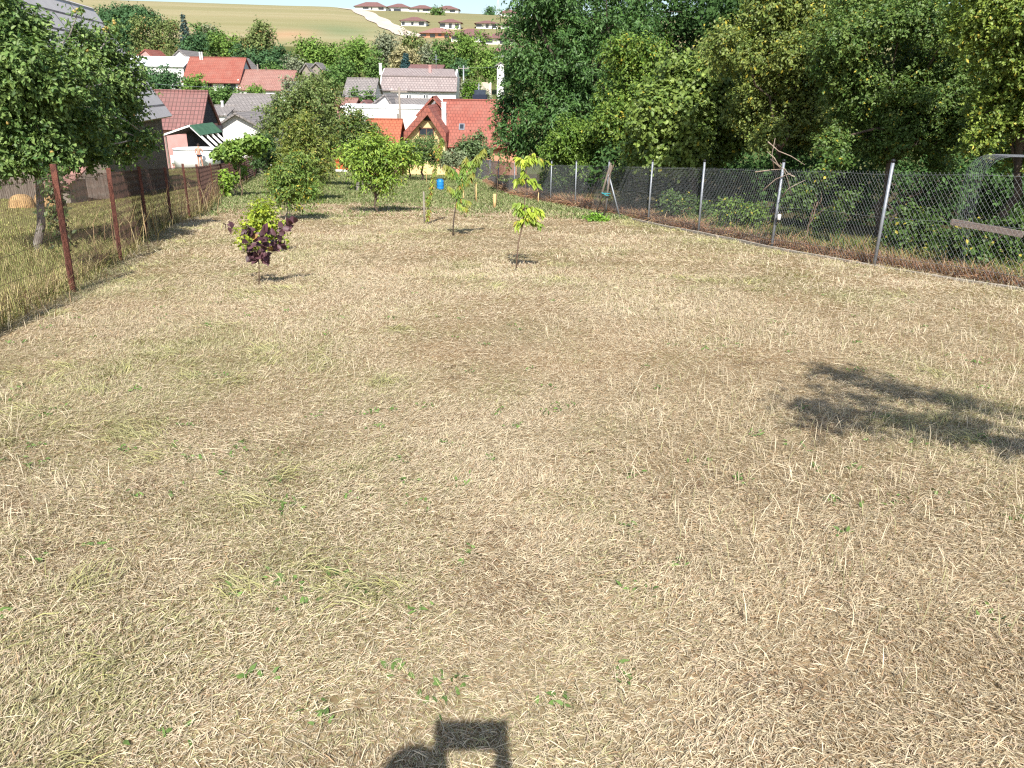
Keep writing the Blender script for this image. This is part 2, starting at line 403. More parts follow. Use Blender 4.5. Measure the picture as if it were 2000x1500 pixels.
# ------------------------------------------------------------------ grass blades
def blades(rng, x, y, L, W, tilt, head, col, bend=.35, zoff=0.0, jit=.12):
    """flat two-joint blades; tilt above the ground in radians"""
    n = len(x); z = ground(x, y) + zoff
    z = z + np.where(y < 40, .035 * (fbm(x * .8, y * .8, 40) - .5) * 2, 0)
    p = np.stack([x, y, z], 1)
    hd = np.stack([np.cos(head), np.sin(head), np.zeros(n)], 1)
    up = np.array([0, 0, 1.0])
    d1 = hd * np.cos(tilt)[:, None] + up * np.sin(tilt)[:, None]
    t2 = tilt - bend * (.4 + rng.random(n)) * 2.0
    t2 = np.maximum(t2, -.25)
    d2 = hd * np.cos(t2)[:, None] + up * np.sin(t2)[:, None]
    rl = rng.random(n) * 2 * math.pi
    sd = np.stack([-np.sin(head), np.cos(head), np.zeros(n)], 1) * np.cos(rl * .2)[:, None] + np.cross(d1, np.stack([-np.sin(head), np.cos(head), np.zeros(n)], 1)) * np.sin(rl)[:, None] * .6
    sd = nrm(sd) * (W * .5)[:, None]
    m = p + d1 * (L * .5)[:, None]; e = m + d2 * (L * .5)[:, None]
    V = np.stack([p - sd, p + sd, m + sd, m - sd, e], 1).reshape(-1, 3)
    i = np.arange(n)[:, None] * 5
    F4 = i + np.array([0, 1, 2, 3]); F3 = i + np.array([3, 2, 4])
    cv = np.repeat(col * (1 + jit * (rng.random((n, 1)) - .5) * 2), 5, axis=0).reshape(n, 5, 3)
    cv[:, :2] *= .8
    return V, F4, F3, cv.reshape(-1, 3)
def merge(parts):
    V = []; F4 = []; F3 = []; C = []; o = 0
    for v, a, b_, c_ in parts:
        V.append(v); F4.append(a + o); F3.append(b_ + o); C.append(c_); o += len(v)
    return np.concatenate(V), [np.concatenate(F4), np.concatenate(F3)], np.concatenate(C)
def lawn_cols(rng, x, y):
    n = len(x); g = lawn_green(x, y); pl = lawn_pale(x, y)
    u = rng.random(n)
    c = mix3(C_TAN, C_PALE, np.clip(pl * 1.1 + (rng.random(n) - .5) * .9, 0, 1))
    brown = (rng.random(n) < .17 * (1.25 - pl)); c = np.where(brown[:, None], C_BROWN * (.8 + .8 * rng.random((n, 1))), c)
    pink = (rng.random(n) < .10); c = np.where(pink[:, None], np.array((.56, .43, .32)), c)
    gg = mix3(C_GREEN * 1.25, C_LUSH, np.clip((y - 25) / 12, 0, 1) * rng.random(n))
    isg = u < np.clip(g * 1.15 - .06, 0, .92)
    c = np.where(isg[:, None], gg * (.8 + .7 * rng.random((n, 1))), c)
    return c
rng = np.random.default_rng(11)
parts = []
def lawn_points(n, y0, y1, rho):
    yy = np.linspace(y0, y1, 400)
    left = np.maximum(-(.80 * yy + 1.3), xl(yy) - .15); right = np.minimum(.82 * yy + 1.3, xr(yy) + .12)
    dens = rho(yy) * (right - left); cdf = np.cumsum(dens); cdf /= cdf[-1]
    y = np.interp(rng.random(n), cdf, yy)
    lo = np.maximum(-(.80 * y + 1.3), xl(y) - .15); hi = np.minimum(.82 * y + 1.3, xr(y) + .12)
    return lo + (hi - lo) * rng.random(n), y
# matted mown straw
N = 1250000
x, y = lawn_points(N, .6, 44, lambda q: np.minimum(1.0, (3.0 / q) ** 2))
dfac = np.clip(y / 5.5, 1, 4.5)
hn = fbm(x * .55, y * .55, 90) * 9 + fbm(x * 2.2, y * 2.2, 95) * 3
head = hn + rng.normal(0, .6, N) + np.where(rng.random(N) < .42, rng.random(N) * 6.28, 0)
Lb = (.014 + .038 * rng.random(N) ** 1.8) * np.minimum(dfac, 2.0); Wb = (.0014 + .0015 * rng.random(N)) * dfac
tl = np.abs(rng.normal(.22, .22, N)) + .05
cpl = lawn_green(x, y); up_ = rng.random(N) < .10 + .25 * cpl
tl = np.where(up_, rng.uniform(.5, 1.25, N), tl)
zo = rng.random(N) ** 2 * .016
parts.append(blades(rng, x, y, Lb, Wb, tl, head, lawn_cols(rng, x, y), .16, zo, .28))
# longer pale stalks lying about
N = 11000
x, y = lawn_points(N, .7, 26, lambda q: np.minimum(1.0, (4.0 / q) ** 2))
hn = fbm(x * .55, y * .55, 90) * 9
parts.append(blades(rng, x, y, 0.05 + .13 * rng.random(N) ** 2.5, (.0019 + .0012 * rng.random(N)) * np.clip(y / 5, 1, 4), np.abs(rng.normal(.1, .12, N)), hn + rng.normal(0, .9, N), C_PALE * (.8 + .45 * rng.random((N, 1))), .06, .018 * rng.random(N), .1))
# upright stubble, mostly on the right and round the trunks
N = 26000
x, y = lawn_points(N, 1.5, 30, lambda q: np.minimum(1.0, (5.0 / q) ** 2))
k = fbm(x * .9, y * .7, 120) + .10 * np.clip(x - .5, 0, 1.5) - .05; keep = k > .56
x, y = x[keep], y[keep]; N = len(x)
parts.append(blades(rng, x, y, .06 + .09 * rng.random(N), (.0022 + .0014 * rng.random(N)) * np.clip(y / 5, 1, 4), rng.uniform(.8, 1.5, N), rng.random(N) * 6.28, np.where((rng.random(N) < .25)[:, None], C_GREEN * 1.2, C_PALE * .95), .2, 0, .25))
# clumps of greener, longer grass combed flat
cx, cy = lawn_points(420, 1.2, 30, lambda q: np.minimum(1.0, (5.0 / q) ** 2)); kk = lawn_green(cx, cy) > .27
cx, cy = cx[kk], cy[kk]; m = 70
sx = np.repeat(cx, m) + rng.normal(0, .055, len(cx) * m) * np.repeat(np.clip(cy / 5, 1, 3), m)
sy = np.repeat(cy, m) + rng.normal(0, .055, len(cx) * m) * np.repeat(np.clip(cy / 5, 1, 3), m); N = len(sx)
hd = np.repeat(rng.random(len(cx)) * 6.28, m) + rng.normal(0, .6, N)
parts.append(blades(rng, sx, sy, .07 + .10 * rng.random(N), (.0024 + .0016 * rng.random(N)) * np.clip(sy / 5, 1, 4), rng.uniform(.15, .8, N), hd, np.where((rng.random(N) < .55)[:, None], C_GREEN * 1.35, np.array((.42, .40, .17))), .3, 0, .3))
# little broad leaved weeds, clover and plantain
cx, cy = lawn_points(260, 1.3, 16, lambda q: np.minimum(1.0, (4.0 / q) ** 2)); m = 9
sx = np.repeat(cx, m) + rng.normal(0, .035, len(cx) * m); sy = np.repeat(cy, m) + rng.normal(0, .035, len(cx) * m); N = len(sx)
parts.append(blades(rng, sx, sy, .018 + .022 * rng.random(N), .008 + .007 * rng.random(N), rng.uniform(.1, .7, N), rng.random(N) * 6.28, np.array((.12, .20, .05)) * (.8 + .6 * rng.random((N, 1))), .2, .012, .2))
# scraped bare soil and dark thatch spots
cx, cy = lawn_points(150, 1.3, 20, lambda q: np.minimum(1.0, (4.0 / q) ** 2)); m = 90
rr_ = np.repeat(.05 + .09 * rng.random(len(cx)), m)
sx = np.repeat(cx, m) + rng.normal(0, 1, len(cx) * m) * rr_; sy = np.repeat(cy, m) + rng.normal(0, 1, len(cx) * m) * rr_ * .6; N = len(sx)
parts.append(blades(rng, sx, sy, .015 + .025 * rng.random(N), .002 + .002 * rng.random(N), np.abs(rng.normal(.1, .15, N)), rng.random(N) * 6.28, np.array((.20, .13, .075)) * (.7 + .8 * rng.random((N, 1))), .1, .012, .2))
# green turf further down
N = 130000
x, y = lawn_points(N, 22, 72, lambda q: (22 / q) ** 1.5)
kk = rng.random(N) < lawn_green(x, y) * 1.1; x, y = x[kk], y[kk]; N = len(x)
parts.append(blades(rng, x, y, .07 + .09 * rng.random(N), .012 + .01 * rng.random(N) + y * .00022, rng.uniform(.5, 1.4, N), rng.random(N) * 6.28, mix3(C_LUSH, C_GREEN * 1.1, rng.random(N)) * (.8 + .6 * rng.random((N, 1))), .3, 0, .2))
V, F, C = merge(parts)
tag(put('lawn_grass', np_mesh('lawn_grass', V, F, M['blade'], C)), 'mown dry grass and clippings covering the orchard', 'grass', kind='stuff')

# tall dry grass along the left fence, and the neighbour's unmown strip
parts = []
def strip(n, xs, ys, L, W, cols, tilt=(.9, 1.5), bend=.35):
    c = cols[rng.integers(0, len(cols), n)] if len(cols) else cols
    parts.append(blades(rng, xs, ys, L, W, rng.uniform(tilt[0], tilt[1], n), rng.random(n) * 6.28, c, bend, -.01, .3))
N = 26000; y = 3 + 47 * rng.random(N) ** 1.9
off = rng.normal(-.30, .17, N); x = xl(y) + off
hgt = (.14 + .42 * fbm(x * 1.1, y * 1.1, 7)) * np.exp(-np.abs(off) * 1.2)
strip(N, x, y, hgt * (.5 + .7 * rng.random(N)), (.004 + .003 * rng.random(N)) * np.clip(y / 9, 1, 3), np.array([(.46, .38, .18), (.36, .33, .12), (.24, .27, .08), (.54, .45, .25), (.30, .20, .11)]))
N = 34000; y = 3 + 25 * rng.random(N) ** 1.4
x = xl(y) - 3.2 * rng.random(N) ** 1.2
strip(N, x, y, (.14 + .26 * rng.random(N)) * np.interp(xl(y) - x, [0, .4, 1.3, 3.2], [.5, 1.1, .8, .4]), (.004 + .003 * rng.random(N)) * np.clip(y / 9, 1, 3), np.array([(.34, .32, .13), (.26, .28, .09), (.42, .34, .17), (.20, .22, .07)]))
N = 30000; y = 12 + 50 * rng.random(N) ** 1.3; x = xl(y) - (1.5 + 14 * rng.random(N))
strip(N, x, y, .05 + .07 * rng.random(N), .010 + .006 * rng.random(N) + y * .0002, np.array([(.30, .31, .09), (.23, .26, .07), (.36, .33, .13)]), (.4, 1.3))
# tall seeding stems near the vine
N = 300; y = 12 + 18 * rng.random(N); x = xl(y) + rng.normal(-.1, .22, N)
strip(N, x, y, .6 + .6 * rng.random(N), .009 + .005 * rng.random(N), np.array([(.52, .42, .22), (.36, .24, .13), (.42, .32, .15)]), (1.15, 1.5), .25)
V, F, C = merge(parts)
tag(put('tall_grass', np_mesh('tall_grass', V, F, M['blade'], C)), 'tall dry grass growing along and behind the rusty fence', 'grass', kind='stuff')

# dead brown weeds and green weeds along the right fence
parts = []
N = 46000; y = 4 + 48 * rng.random(N) ** 1.35; off = np.abs(rng.normal(.0, .38, N)) + .06; x = xr(y) + off
red = np.array([(.36, .19, .11), (.30, .15, .09), (.46, .28, .17), (.50, .36, .2), (.25, .14, .085)])
hg = (.16 + .42 * fbm(x * .9, y * .9, 17)) * np.interp(y, [4, 20, 30, 40], [.8, .9, 1.35, 1.5])
strip(N, x, y, hg * (.4 + .8 * rng.random(N)), (.005 + .004 * rng.random(N)) * np.clip(y / 11, 1, 3), red, (.3, 1.45), .5)
N = 26000; y = 4 + 30 * rng.random(N) ** 1.2; x = xr(y) + .35 + 1.6 * rng.random(N)
hg = (.15 + .6 * np.clip(fbm(x * .8, y * .8, 19) - .25, 0, 1))
strip(N, x, y, hg * (.5 + .8 * rng.random(N)), (.007 + .006 * rng.random(N)) * np.clip(y / 11, 1, 3), np.array([(.16, .20, .05), (.10, .15, .035), (.24, .24, .08), (.32, .22, .10)]), (.6, 1.5), .4)
V, F, C = merge(parts)
tag(put('weeds', np_mesh('weeds', V, F, M['blade'], C)), 'withered brown weeds and rank grass behind the galvanised fence', 'weeds', kind='stuff')

# ------------------------------------------------------------------ wire fences
def wires(W, r, sides=3):
    """W (n,k,3) polylines -> prisms"""
    n, k, _ = W.shape
    t = nrm(W[:, -1] - W[:, 0])
    ref = np.where(np.abs(t[:, 2:3]) < .8, np.array([[0, 0, 1.0]]), np.array([[1.0, 0, 0]]))
    a = nrm(np.cross(t, ref)); b_ = np.cross(t, a)
    an = np.arange(sides) / sides * 2 * math.pi
    rr = np.broadcast_to(np.asarray(r, float), (n,))
    ofs = (a[:, None] * np.cos(an)[None, :, None] + b_[:, None] * np.sin(an)[None, :, None]) * rr[:, None, None]
    V = (W[:, :, None] + ofs[:, None]).reshape(-1, 3)
    base = np.arange(n)[:, None, None, None] * k * sides
    i = np.arange(k - 1)[None, :, None, None] * sides; j = np.arange(sides)[None, None, :, None]
    jn = (j + 1) % sides
    F = np.concatenate([base + i + j, base + i + jn, base + i + sides + jn, base + i + sides + j], -1).reshape(-1, 4)
    return V, F
def cat_w(lst):
    V = []; F = []; o = 0
    for v, f in lst: V.append(v); F.append(f + o); o += len(v)
    return np.concatenate(V), np.concatenate(F)
class Line:
    def __init__(self, pts, lift=0.0, sag=0.0):
        self.p = np.array(pts, float); d = np.linalg.norm(np.diff(self.p, axis=0), axis=1)
        self.s = np.concatenate([[0], np.cumsum(d)]); self.len = self.s[-1]; self.lift = lift
    def at(self, s, h, wob=0.0):
        x = np.interp(s, self.s, self.p[:, 0]); y = np.interp(s, self.s, self.p[:, 1])
        z = np.interp(s, self.s, ground(self.p[:, 0], self.p[:, 1])) + self.lift
        return np.stack([x, y, z + h], -1)
def mesh_fence(line, H, pitch, rise, r, s0, s1, wob=.006, far_y=1e9):
    ss = np.arange(s0 - H / rise, s1, pitch); k = 9
    q = np.linspace(0, 1, k)[None]; out = []
    for sg in (1, -1):
        a = ss[:, None] + (q if sg > 0 else 1 - q) * H / rise
        h = np.broadcast_to(q, a.shape) * H
        # clip to the run
        a = np.clip(a, s0, s1)
        a = a + (np.random.default_rng(int(sg) + 7).random(a.shape) - .5) * wob * 2
        w_ = line.at(a, h)
        w_[..., 0] += sg * .003
        ok = (np.ptp(a, axis=1) > .02)
        rr = r * np.interp(w_[:, :, 1].mean(1), [8, 12, 30, 60], [.9, 1, 1.15, 1.6])
        out.append(wires(w_[ok], rr[ok]))
    return cat_w(out)
def ring_post(mb, base, h, r, top=None, n=10):
    mb.tube([base + np.array([0, 0, -.15]), base + np.array([0, 0, h])], r, n)

# galvanised chain link fence on the right
rl_ = Line(RPOST, .05)
fence = thing('chain_link_fence', 'galvanised chain link fence with round grey posts below the dense thicket', 'fence', (RPOST[3][0], RPOST[3][1], float(ground(*RPOST[3]))))
B = np.array(fence.location)
V, F = mesh_fence(rl_, 1.40, .074, 1.15, .0018, 0, rl_.len)
o = put('wire_mesh', np_mesh('wire_mesh', V - B, F, M['wire']), fence)
tw = []
for h in (.12, .72, 1.36):
    s = np.linspace(0, rl_.len, 200)
    tw.append(wires(rl_.at(s, h + (.012 * np.sin(s * 2.1)))[None], .0024))
V, F = cat_w(tw); put('tension_wire', np_mesh('tension_wire', V - B, F, M['wire']), fence)
for i, (x, y) in enumerate(RPOST):
    g = np.array([x, y, float(ground(x, y))]); hh = 1.6 if y < 33 else 1.5
    mb = MB(); lean = np.array([.02 * math.sin(i * 2.1), .0, 0])
    mb.tube([g + (0, 0, -.2), g + lean + (0, 0, hh)], .026, 10)
    po = mb.build('post', M['galv'], fence, B)
    mb = MB(); mb.lathe([(.031, 0), (.031, .035), (.02, .048), (0.004, .052)], g + lean + (0, 0, hh - .02), 10)
    mb.build('cap', M['black'], po, B)
# edging strip under it
s = np.arange(0, rl_.len, .5); e = Line(RPOST + np.array([-.10, -.02]), 0)
cp = e.at(s, 0); rngk = np.random.default_rng(4); cp[:, 2] += .01 + rngk.normal(0, .008, len(s))
mb = MB()
for i in range(0, len(s) - 2, 2):
    a_, b_ = cp[i], cp[i + 2]; d = nrm(b_ - a_); sd = nrm(np.cross(d, (0, 0, 1.0))) * .032; j = rngk.normal(0, .012, 2); a2 = a_ + (j[0], 0, 0) + d * .006; b2 = b_ + (j[0], 0, 0)
    mb.slab(a2 - sd + (0, 0, .035), a2 + sd + (0, 0, .035), b2 + sd + (0, 0, .035), b2 - sd + (0, 0, .035), .14)
tag(mb.build('edging_kerb', M['concrete']), 'narrow pale concrete edging running along the foot of the galvanised fence', 'kerb')

# rusty fence on the left
ll_ = Line(LPOST, .10)
lf = thing('rusty_wire_fence', 'old rusty wire netting fence on leaning brown iron posts beside the apple tree', 'fence', (LPOST[2][0], LPOST[2][1], float(ground(*LPOST[2]))))
B = np.array(lf.location)
V, F = mesh_fence(ll_, 1.22, .055, 4.6, .0018, 0, ll_.len, .008)
put('wire_netting', np_mesh('wire_netting', V - B, F, M['rustwire']), lf)
tw = []
for h, am in ((.25, .02), (.55, .035), (1.20, .03)):
    s = np.linspace(0, ll_.len, 240); tw.append(wires(ll_.at(s, h + am * np.sin(s * 1.7 + h * 9))[None], .0026))
V, F = cat_w(tw); put('strand', np_mesh('strand', V - B, F, M['rustwire']), lf)
rngp = np.random.default_rng(8)
for i, (x, y) in enumerate(LPOST):
    g = np.array([x, y, float(ground(x, y))]); lean = np.array([rngp.normal(0, .03), rngp.normal(0, .03), 0]); hh = 1.42 + rngp.normal(0, .05)
    mb = MB(); a_ = rngp.uniform(.2, .7); u_ = np.array([math.cos(a_), math.sin(a_), 0]) * .03; v_ = np.array([-math.sin(a_), math.cos(a_), 0]) * .03
    lo = g + (0, 0, -.2); hi = g + lean + (0, 0, hh)
    mb.prism([lo - u_ - v_, lo + u_ - v_, lo + u_ + v_, lo - u_ + v_][::-1], hi - lo)
    mb.build('post', M['rust'], lf, B)
# ------------------------------------------------------------------ foliage
def leaf_mesh(p, d, n, L, W, fold=.18, round_=.5, oval=False):
    """p base, d axis, n up normal: rhombic leaf folded along its midrib"""
    s = nrm(np.cross(d, n)); n2 = np.cross(s, d)
    L = L[:, None]; W = W[:, None]
    mid = p + d * L * round_
    if oval:
        q1 = p + d * L * .26; q2 = p + d * L * .68 - n2 * L * .04; tip = p + d * L - n2 * L * .14; c_ = p + d * L * .5
        a1 = s * W * .46; a2 = s * W * .40; up_ = n2 * W * fold
        V = np.stack([p, q1 + a1 + up_, q2 + a2 + up_, tip, q2 - a2 + up_, q1 - a1 + up_, c_], 1).reshape(-1, 3)
        i = np.arange(len(p))[:, None] * 7
        F = np.concatenate([i + np.array(t_) for t_ in ((0, 6, 1), (1, 6, 2), (2, 6, 3), (3, 6, 4), (4, 6, 5), (5, 6, 0))])
        return V, F
    l = mid + s * W * .5 + n2 * W * fold; r = mid - s * W * .5 + n2 * W * fold
    tip = p + d * L - n2 * L * .10
    V = np.stack([p, l, tip, r], 1).reshape(-1, 3)
    i = np.arange(len(p))[:, None] * 4
    F = np.concatenate([i + np.array([0, 2, 1]), i + np.array([0, 3, 2])])
    return V, F
def leaf_cols(rng, n, ca, cb, grp=None, var=.35, yellow=0.0, ycol=(.42, .36, .05)):
    t = rng.random(n) ** 1.3
    if grp is not None:
        gt = rng.random(grp.max() + 1); t = np.clip(.45 * t + .65 * gt[grp] - .05, 0, 1)
    c = mix3(ca, cb, t) * np.array([1.28, 1.5, 1.4]) * (1 + var * (rng.random((n, 1)) - .5) * 2)
    if yellow: c = np.where((rng.random(n) < yellow)[:, None], np.array(ycol) * (.7 + .6 * rng.random((n, 1))), c)
    return c
def sublobes(rng, lobes, k=9, rs=(.34, .56), flat=.8):
    out = []
    for cx, cy, cz, r in lobes:
        out.append((cx, cy, cz, r * .62))
        v = nrm(rng.normal(size=(k, 3)))
        for q in v:
            q = q * np.array([1, 1, .9]); rr = r * rng.uniform(*rs)
            c = np.array([cx, cy, cz]) + q * r * rng.uniform(.55, .8)
            out.append((*c, rr))
    return np.array(out)
def crown_leaves(rng, sub, n, L, W, ca, cb, spray=7, slen=None, droop=.25, outer=.45, yellow=0.0, fold=.18, ycol=(.42, .36, .05), round_=.5, oval=False):
    wgt = sub[:, 3] ** 2; wgt = wgt / wgt.sum(); ns = max(4, n // spray)
    gi = rng.choice(len(sub), ns, p=wgt); v = nrm(rng.normal(size=(ns, 3)))
    r = sub[gi, 3] * rng.random(ns) ** outer
    c = sub[gi, :3] + v * r[:, None] * np.array([1, 1, .85])
    sdir = nrm(v * .8 + rng.normal(size=(ns, 3)) * .45 + np.array([0, 0, .25]))
    sl_ = (slen or L * 2.3) * (.6 + .8 * rng.random(ns))
    gid = np.repeat(np.arange(ns), spray); m = len(gid)
    tt = np.tile(np.linspace(.05, 1, spray), ns) + rng.normal(0, .05, m)
    p = c[gid] + sdir[gid] * (sl_[gid] * tt)[:, None] + rng.normal(0, L * .12, (m, 3))
    p[:, 2] -= droop * .35 * sl_[gid] * tt ** 2
    perp = nrm(np.cross(sdir[gid], rng.normal(size=(m, 3))))
    d = nrm(sdir[gid] * .55 + perp * .85 + np.array([0, 0, -droop]))
    nn = nrm(v[gid] * .75 + np.array([0, -.42, .6]) + rng.normal(size=(m, 3)) * .38)
    lv, lf_ = leaf_mesh(p, d, nn, L * (.65 + .6 * rng.random(m)), W * (.7 + .5 * rng.random(m)), fold, round_, oval)
    col = leaf_cols(rng, m, ca, cb, gid, yellow=yellow, ycol=ycol)
    return lv, lf_, np.repeat(col, 7 if oval else 4, axis=0)
def branch(rng, a, b, sag=.12, k=6, wob=.05):
    a = np.asarray(a, float); b = np.asarray(b, float); t = np.linspace(0, 1, k)[:, None]
    L = np.linalg.norm(b - a); p = a + (b - a) * t
    p = p + np.array([0, 0, 1.0]) * sag * L * np.sin(t * math.pi) * .5
    p[1:-1] += rng.normal(0, wob * L, (k - 2, 3)) * .5
    return p
def wood_mb(rng, base, top, lobes, sub, r0, twigs=.5, tr=.0):
    mb = MB(); base = np.asarray(base, float); top = np.asarray(top, float)
    tk = branch(rng, base + (0, 0, -.2), top, 0, 8, .04)
    mb.tube(tk, np.linspace(r0, r0 * .55, 8), 8)
    for i, lo in enumerate(lobes):
        c = np.array(lo[:3]); k = rng.integers(4, 8); s = tk[k]
        bp = branch(rng, s, c, .15, 7); mb.tube(bp, np.linspace(r0 * .45, r0 * .12, 7), 6)
    for q in sub:
        if rng.random() < twigs:
            c = np.array(q[:3]); j = np.argmin([np.linalg.norm(np.array(l[:3]) - c) for l in lobes])
            s = np.array(lobes[j][:3])
            mb.tube(branch(rng, s, c + nrm(c - s) * q[3] * .7 if np.linalg.norm(c - s) > .01 else c + (0, 0, q[3]), .1, 5), np.linspace(r0 * .15, r0 * .04, 5), 5)
    return mb
def px_lobes(d, lst, rng, ddf=.5):
    """(px, py, radius px[, depth offset]) at distance d -> world spheres"""
    out = []
    for q in lst:
        dd = d + (q[3] if len(q) > 3 else rng.uniform(-.5, .5) * ddf * 2)
        c = P(q[0], q[1], dd); out.append((c[0], c[1], c[2], q[2] / FPX * dd * .95))
    return out
def tree(name, label, cat, base, lobes, n, L, W, ca, cb, seed, r0=.12, top=None, group=None, spray=7, droop=.25, yellow=0.0, bark='bark', ksub=9, twigs=.5, far=False, outer=.45, ycol=(.42, .36, .05), rs=(.34, .56), slen=None, trunk=True, fold=.18, round_=.5, crown='crown', oval=False):
    rng = np.random.default_rng(seed); base = np.asarray(base, float)
    root = thing(name, label, cat, base, group)
    lo = [(l[0] - base[0], l[1] - base[1], l[2] - base[2], l[3]) for l in lobes]
    sub = sublobes(rng, lo, ksub, rs)
    V, F, C = crown_leaves(rng, sub, n, L, W, ca, cb, spray, slen, droop, outer, yellow, fold, ycol, round_, oval)
    put(crown, np_mesh(crown, V, F, M['farleaf' if far else 'leaf'], C), root)
    if trunk:
        cen = np.average(np.array(lo)[:, :3], axis=0, weights=np.array(lo)[:, 3])
        tp = top - base if top is not None else np.array([cen[0] * .7, cen[1] * .7, cen[2] * .85])
        wood_mb(rng, (0, 0, 0), tp, lo, sub, r0, twigs).build('trunk', M[bark], root)
    return root
def gbase(px, d):
    x = ray(px, 300)[0] * d
    return np.array([x, d, float(ground(x, d))])
def lin(*c): return np.array(c)
DARK = (lin(.030, .062, .016), lin(.075, .125, .03))
MID = (lin(.045, .085, .018), lin(.115, .16, .035))
OLIVE = (lin(.06, .085, .02), lin(.175, .18, .05))
LIGHT = (lin(.075, .13, .02), lin(.20, .25, .045))
YEL = (lin(.11, .15, .022), lin(.30, .30, .045))

R0 = np.random.default_rng(77)
# ---- the thicket behind the right fence
GT = 'trees and tall shrubs of the thicket behind the right fence'
tree('walnut_tree', 'tall dark green tree with drooping leaves partly hiding the red roof', 'tree', gbase(1120, 39),
     px_lobes(38, [(1045, 55, 60), (1110, 20, 80), (1185, 60, 70), (1030, 150, 50), (1095, 130, 80), (1165, 160, 70), (1008, 205, 36), (1065, 220, 65), (1135, 240, 60), (1000, 262, 26), (985, 212, 22), (980, 248, 22), (992, 285, 26), (1045, 280, 48), (1110, 290, 60), (1225, 20, 70), (1090, -60, 90), (1020, 95, 42), (1180, -50, 80), (1040, 0, 40)], R0, 1.6),
     46000, .20, .08, lin(.032, .07, .018), lin(.09, .145, .04), seed=1, r0=.28, group=GT, droop=.75, spray=6, twigs=.3)
tree('maple_tree', 'pale yellowish green young tree standing between the dark tree and the hazel bushes', 'tree', gbase(1245, 30),
     px_lobes(30, [(1215, 115, 40), (1262, 118, 46), (1240, 180, 60), (1195, 235, 48), (1290, 190, 50), (1225, 275, 55), (1280, 255, 50), (1215, 320, 35)], R0, 1.0),
     24000, .13, .075, lin(.055, .10, .018), lin(.17, .20, .035), seed=2, r0=.14, group=GT, spray=6, yellow=.03)
tree('elder_bush', 'small light green bush low behind the fence under the dark tree', 'bush', gbase(1135, 31.5),
     px_lobes(31.5, [(1110, 262, 36), (1150, 275, 40), (1088, 300, 30), (1140, 312, 36), (1165, 320, 30)], R0, .8),
     12000, .11, .06, lin(.06, .11, .018), lin(.16, .20, .035), seed=3, r0=.06, group=GT)
tree('shade_filler', 'added leaf mass, coloured dark for the deep shade behind the fence, under the hazel and olive green shrubs', 'bush', gbase(1420, 26), px_lobes(26, [(1200, 330, 40), (1270, 340, 45), (1340, 350, 50), (1410, 340, 55), (1480, 345, 55), (1540, 350, 55), (1300, 380, 40), (1380, 385, 40), (1460, 395, 40)], R0, 1), 12000, .15, .09, lin(.025, .05, .014), lin(.06, .10, .028), seed=30, r0=.05, group=GT, spray=5, far=True)  # added leaf mass; its dark leaf colour deepens the shade behind the fence
tree('shade_filler', 'added leaf mass, coloured dark for the deep shade behind the wire right of the middle, under the small leaved tree', 'bush', gbase(1750, 21), px_lobes(21, [(1560, 330, 55), (1630, 350, 55), (1700, 340, 60), (1780, 350, 60), (1860, 345, 60), (1940, 350, 65), (1600, 400, 50), (1690, 405, 50), (1780, 410, 50), (1870, 405, 55), (2020, 380, 80), (1960, 420, 55)], R0, 1), 14000, .13, .08, lin(.025, .05, .014), lin(.06, .10, .028), seed=31, r0=.05, group=GT, spray=5, far=True)  # second added mass, leaves coloured dark to fill the shade under the canopy
tree('hazel_bush', 'broad leaved light green hazel bush hanging over the middle of the grey fence', 'bush', gbase(1370, 23.5),
     px_lobes(23, [(1330, 165, 55), (1290, 235, 62), (1380, 205, 70), (1430, 250, 55), (1335, 275, 55), (1270, 290, 42), (1400, 145, 50), (1450, 180, 50), (1390, 290, 38), (1300, 310, 30)], R0, .9),
     34000, .125, .095, lin(.075, .11, .024), lin(.20, .22, .055), seed=4, r0=.09, group=GT, spray=5, droop=.35, yellow=.01, oval=True)
tree('dogwood_bush', 'tall olive green shrub with yellowing top, right of the hazel bush', 'bush', gbase(1520, 20),
     px_lobes(20, [(1430, 85, 60), (1500, 55, 70), (1565, 105, 75), (1490, 150, 65), (1600, 40, 65), (1545, 200, 60), (1475, 215, 52), (1620, 165, 55), (1520, -20, 60), (1585, 230, 40), (1600, 215, 45), (1620, 255, 40), (1560, 265, 34), (1500, 262, 34)], R0, .8),
     54000, .085, .05, lin(.075, .105, .024), lin(.21, .205, .055), seed=5, r0=.08, group=GT, yellow=.05, droop=.3)
tree('plum_tree', 'dense small leaved green tree above the nearest whole fence bays', 'tree', gbase(1740, 17.5),
     px_lobes(17.2, [(1670, 85, 75), (1745, 50, 70), (1655, 200, 55), (1720, 175, 75), (1790, 135, 60), (1835, 215, 62), (1745, 255, 55), (1870, 170, 55), (1640, 140, 50), (1700, 0, 60), (1800, 270, 45), (1690, 270, 35), (1620, 285, 30, -.4), (1850, 120, 55), (1860, 60, 40), (1850, 270, 45), (1800, 200, 60), (1880, 240, 45), (1840, 315, 34), (1730, 305, 26)], R0, .7),
     80000, .07, .042, lin(.05, .09, .02), lin(.13, .155, .04), seed=6, r0=.09, group=GT, yellow=.02)
tree('acacia_tree', 'yellow green tree at the picture\'s right edge, its top cut off above', 'tree', gbase(2010, 15),
     px_lobes(14.6, [(1905, 40, 60), (1975, 30, 70), (1965, 120, 65), (2040, 90, 80), (1945, 215, 55), (2015, 195, 70), (1990, 285, 48), (1935, -40, 60), (2100, 200, 90), (2080, 20, 90), (1905, 275, 34), (2080, 320, 60)], R0, .6),
     42000, .075, .042, lin(.07, .105, .018), lin(.235, .25, .05), seed=7, r0=.09, group=GT, yellow=.05)
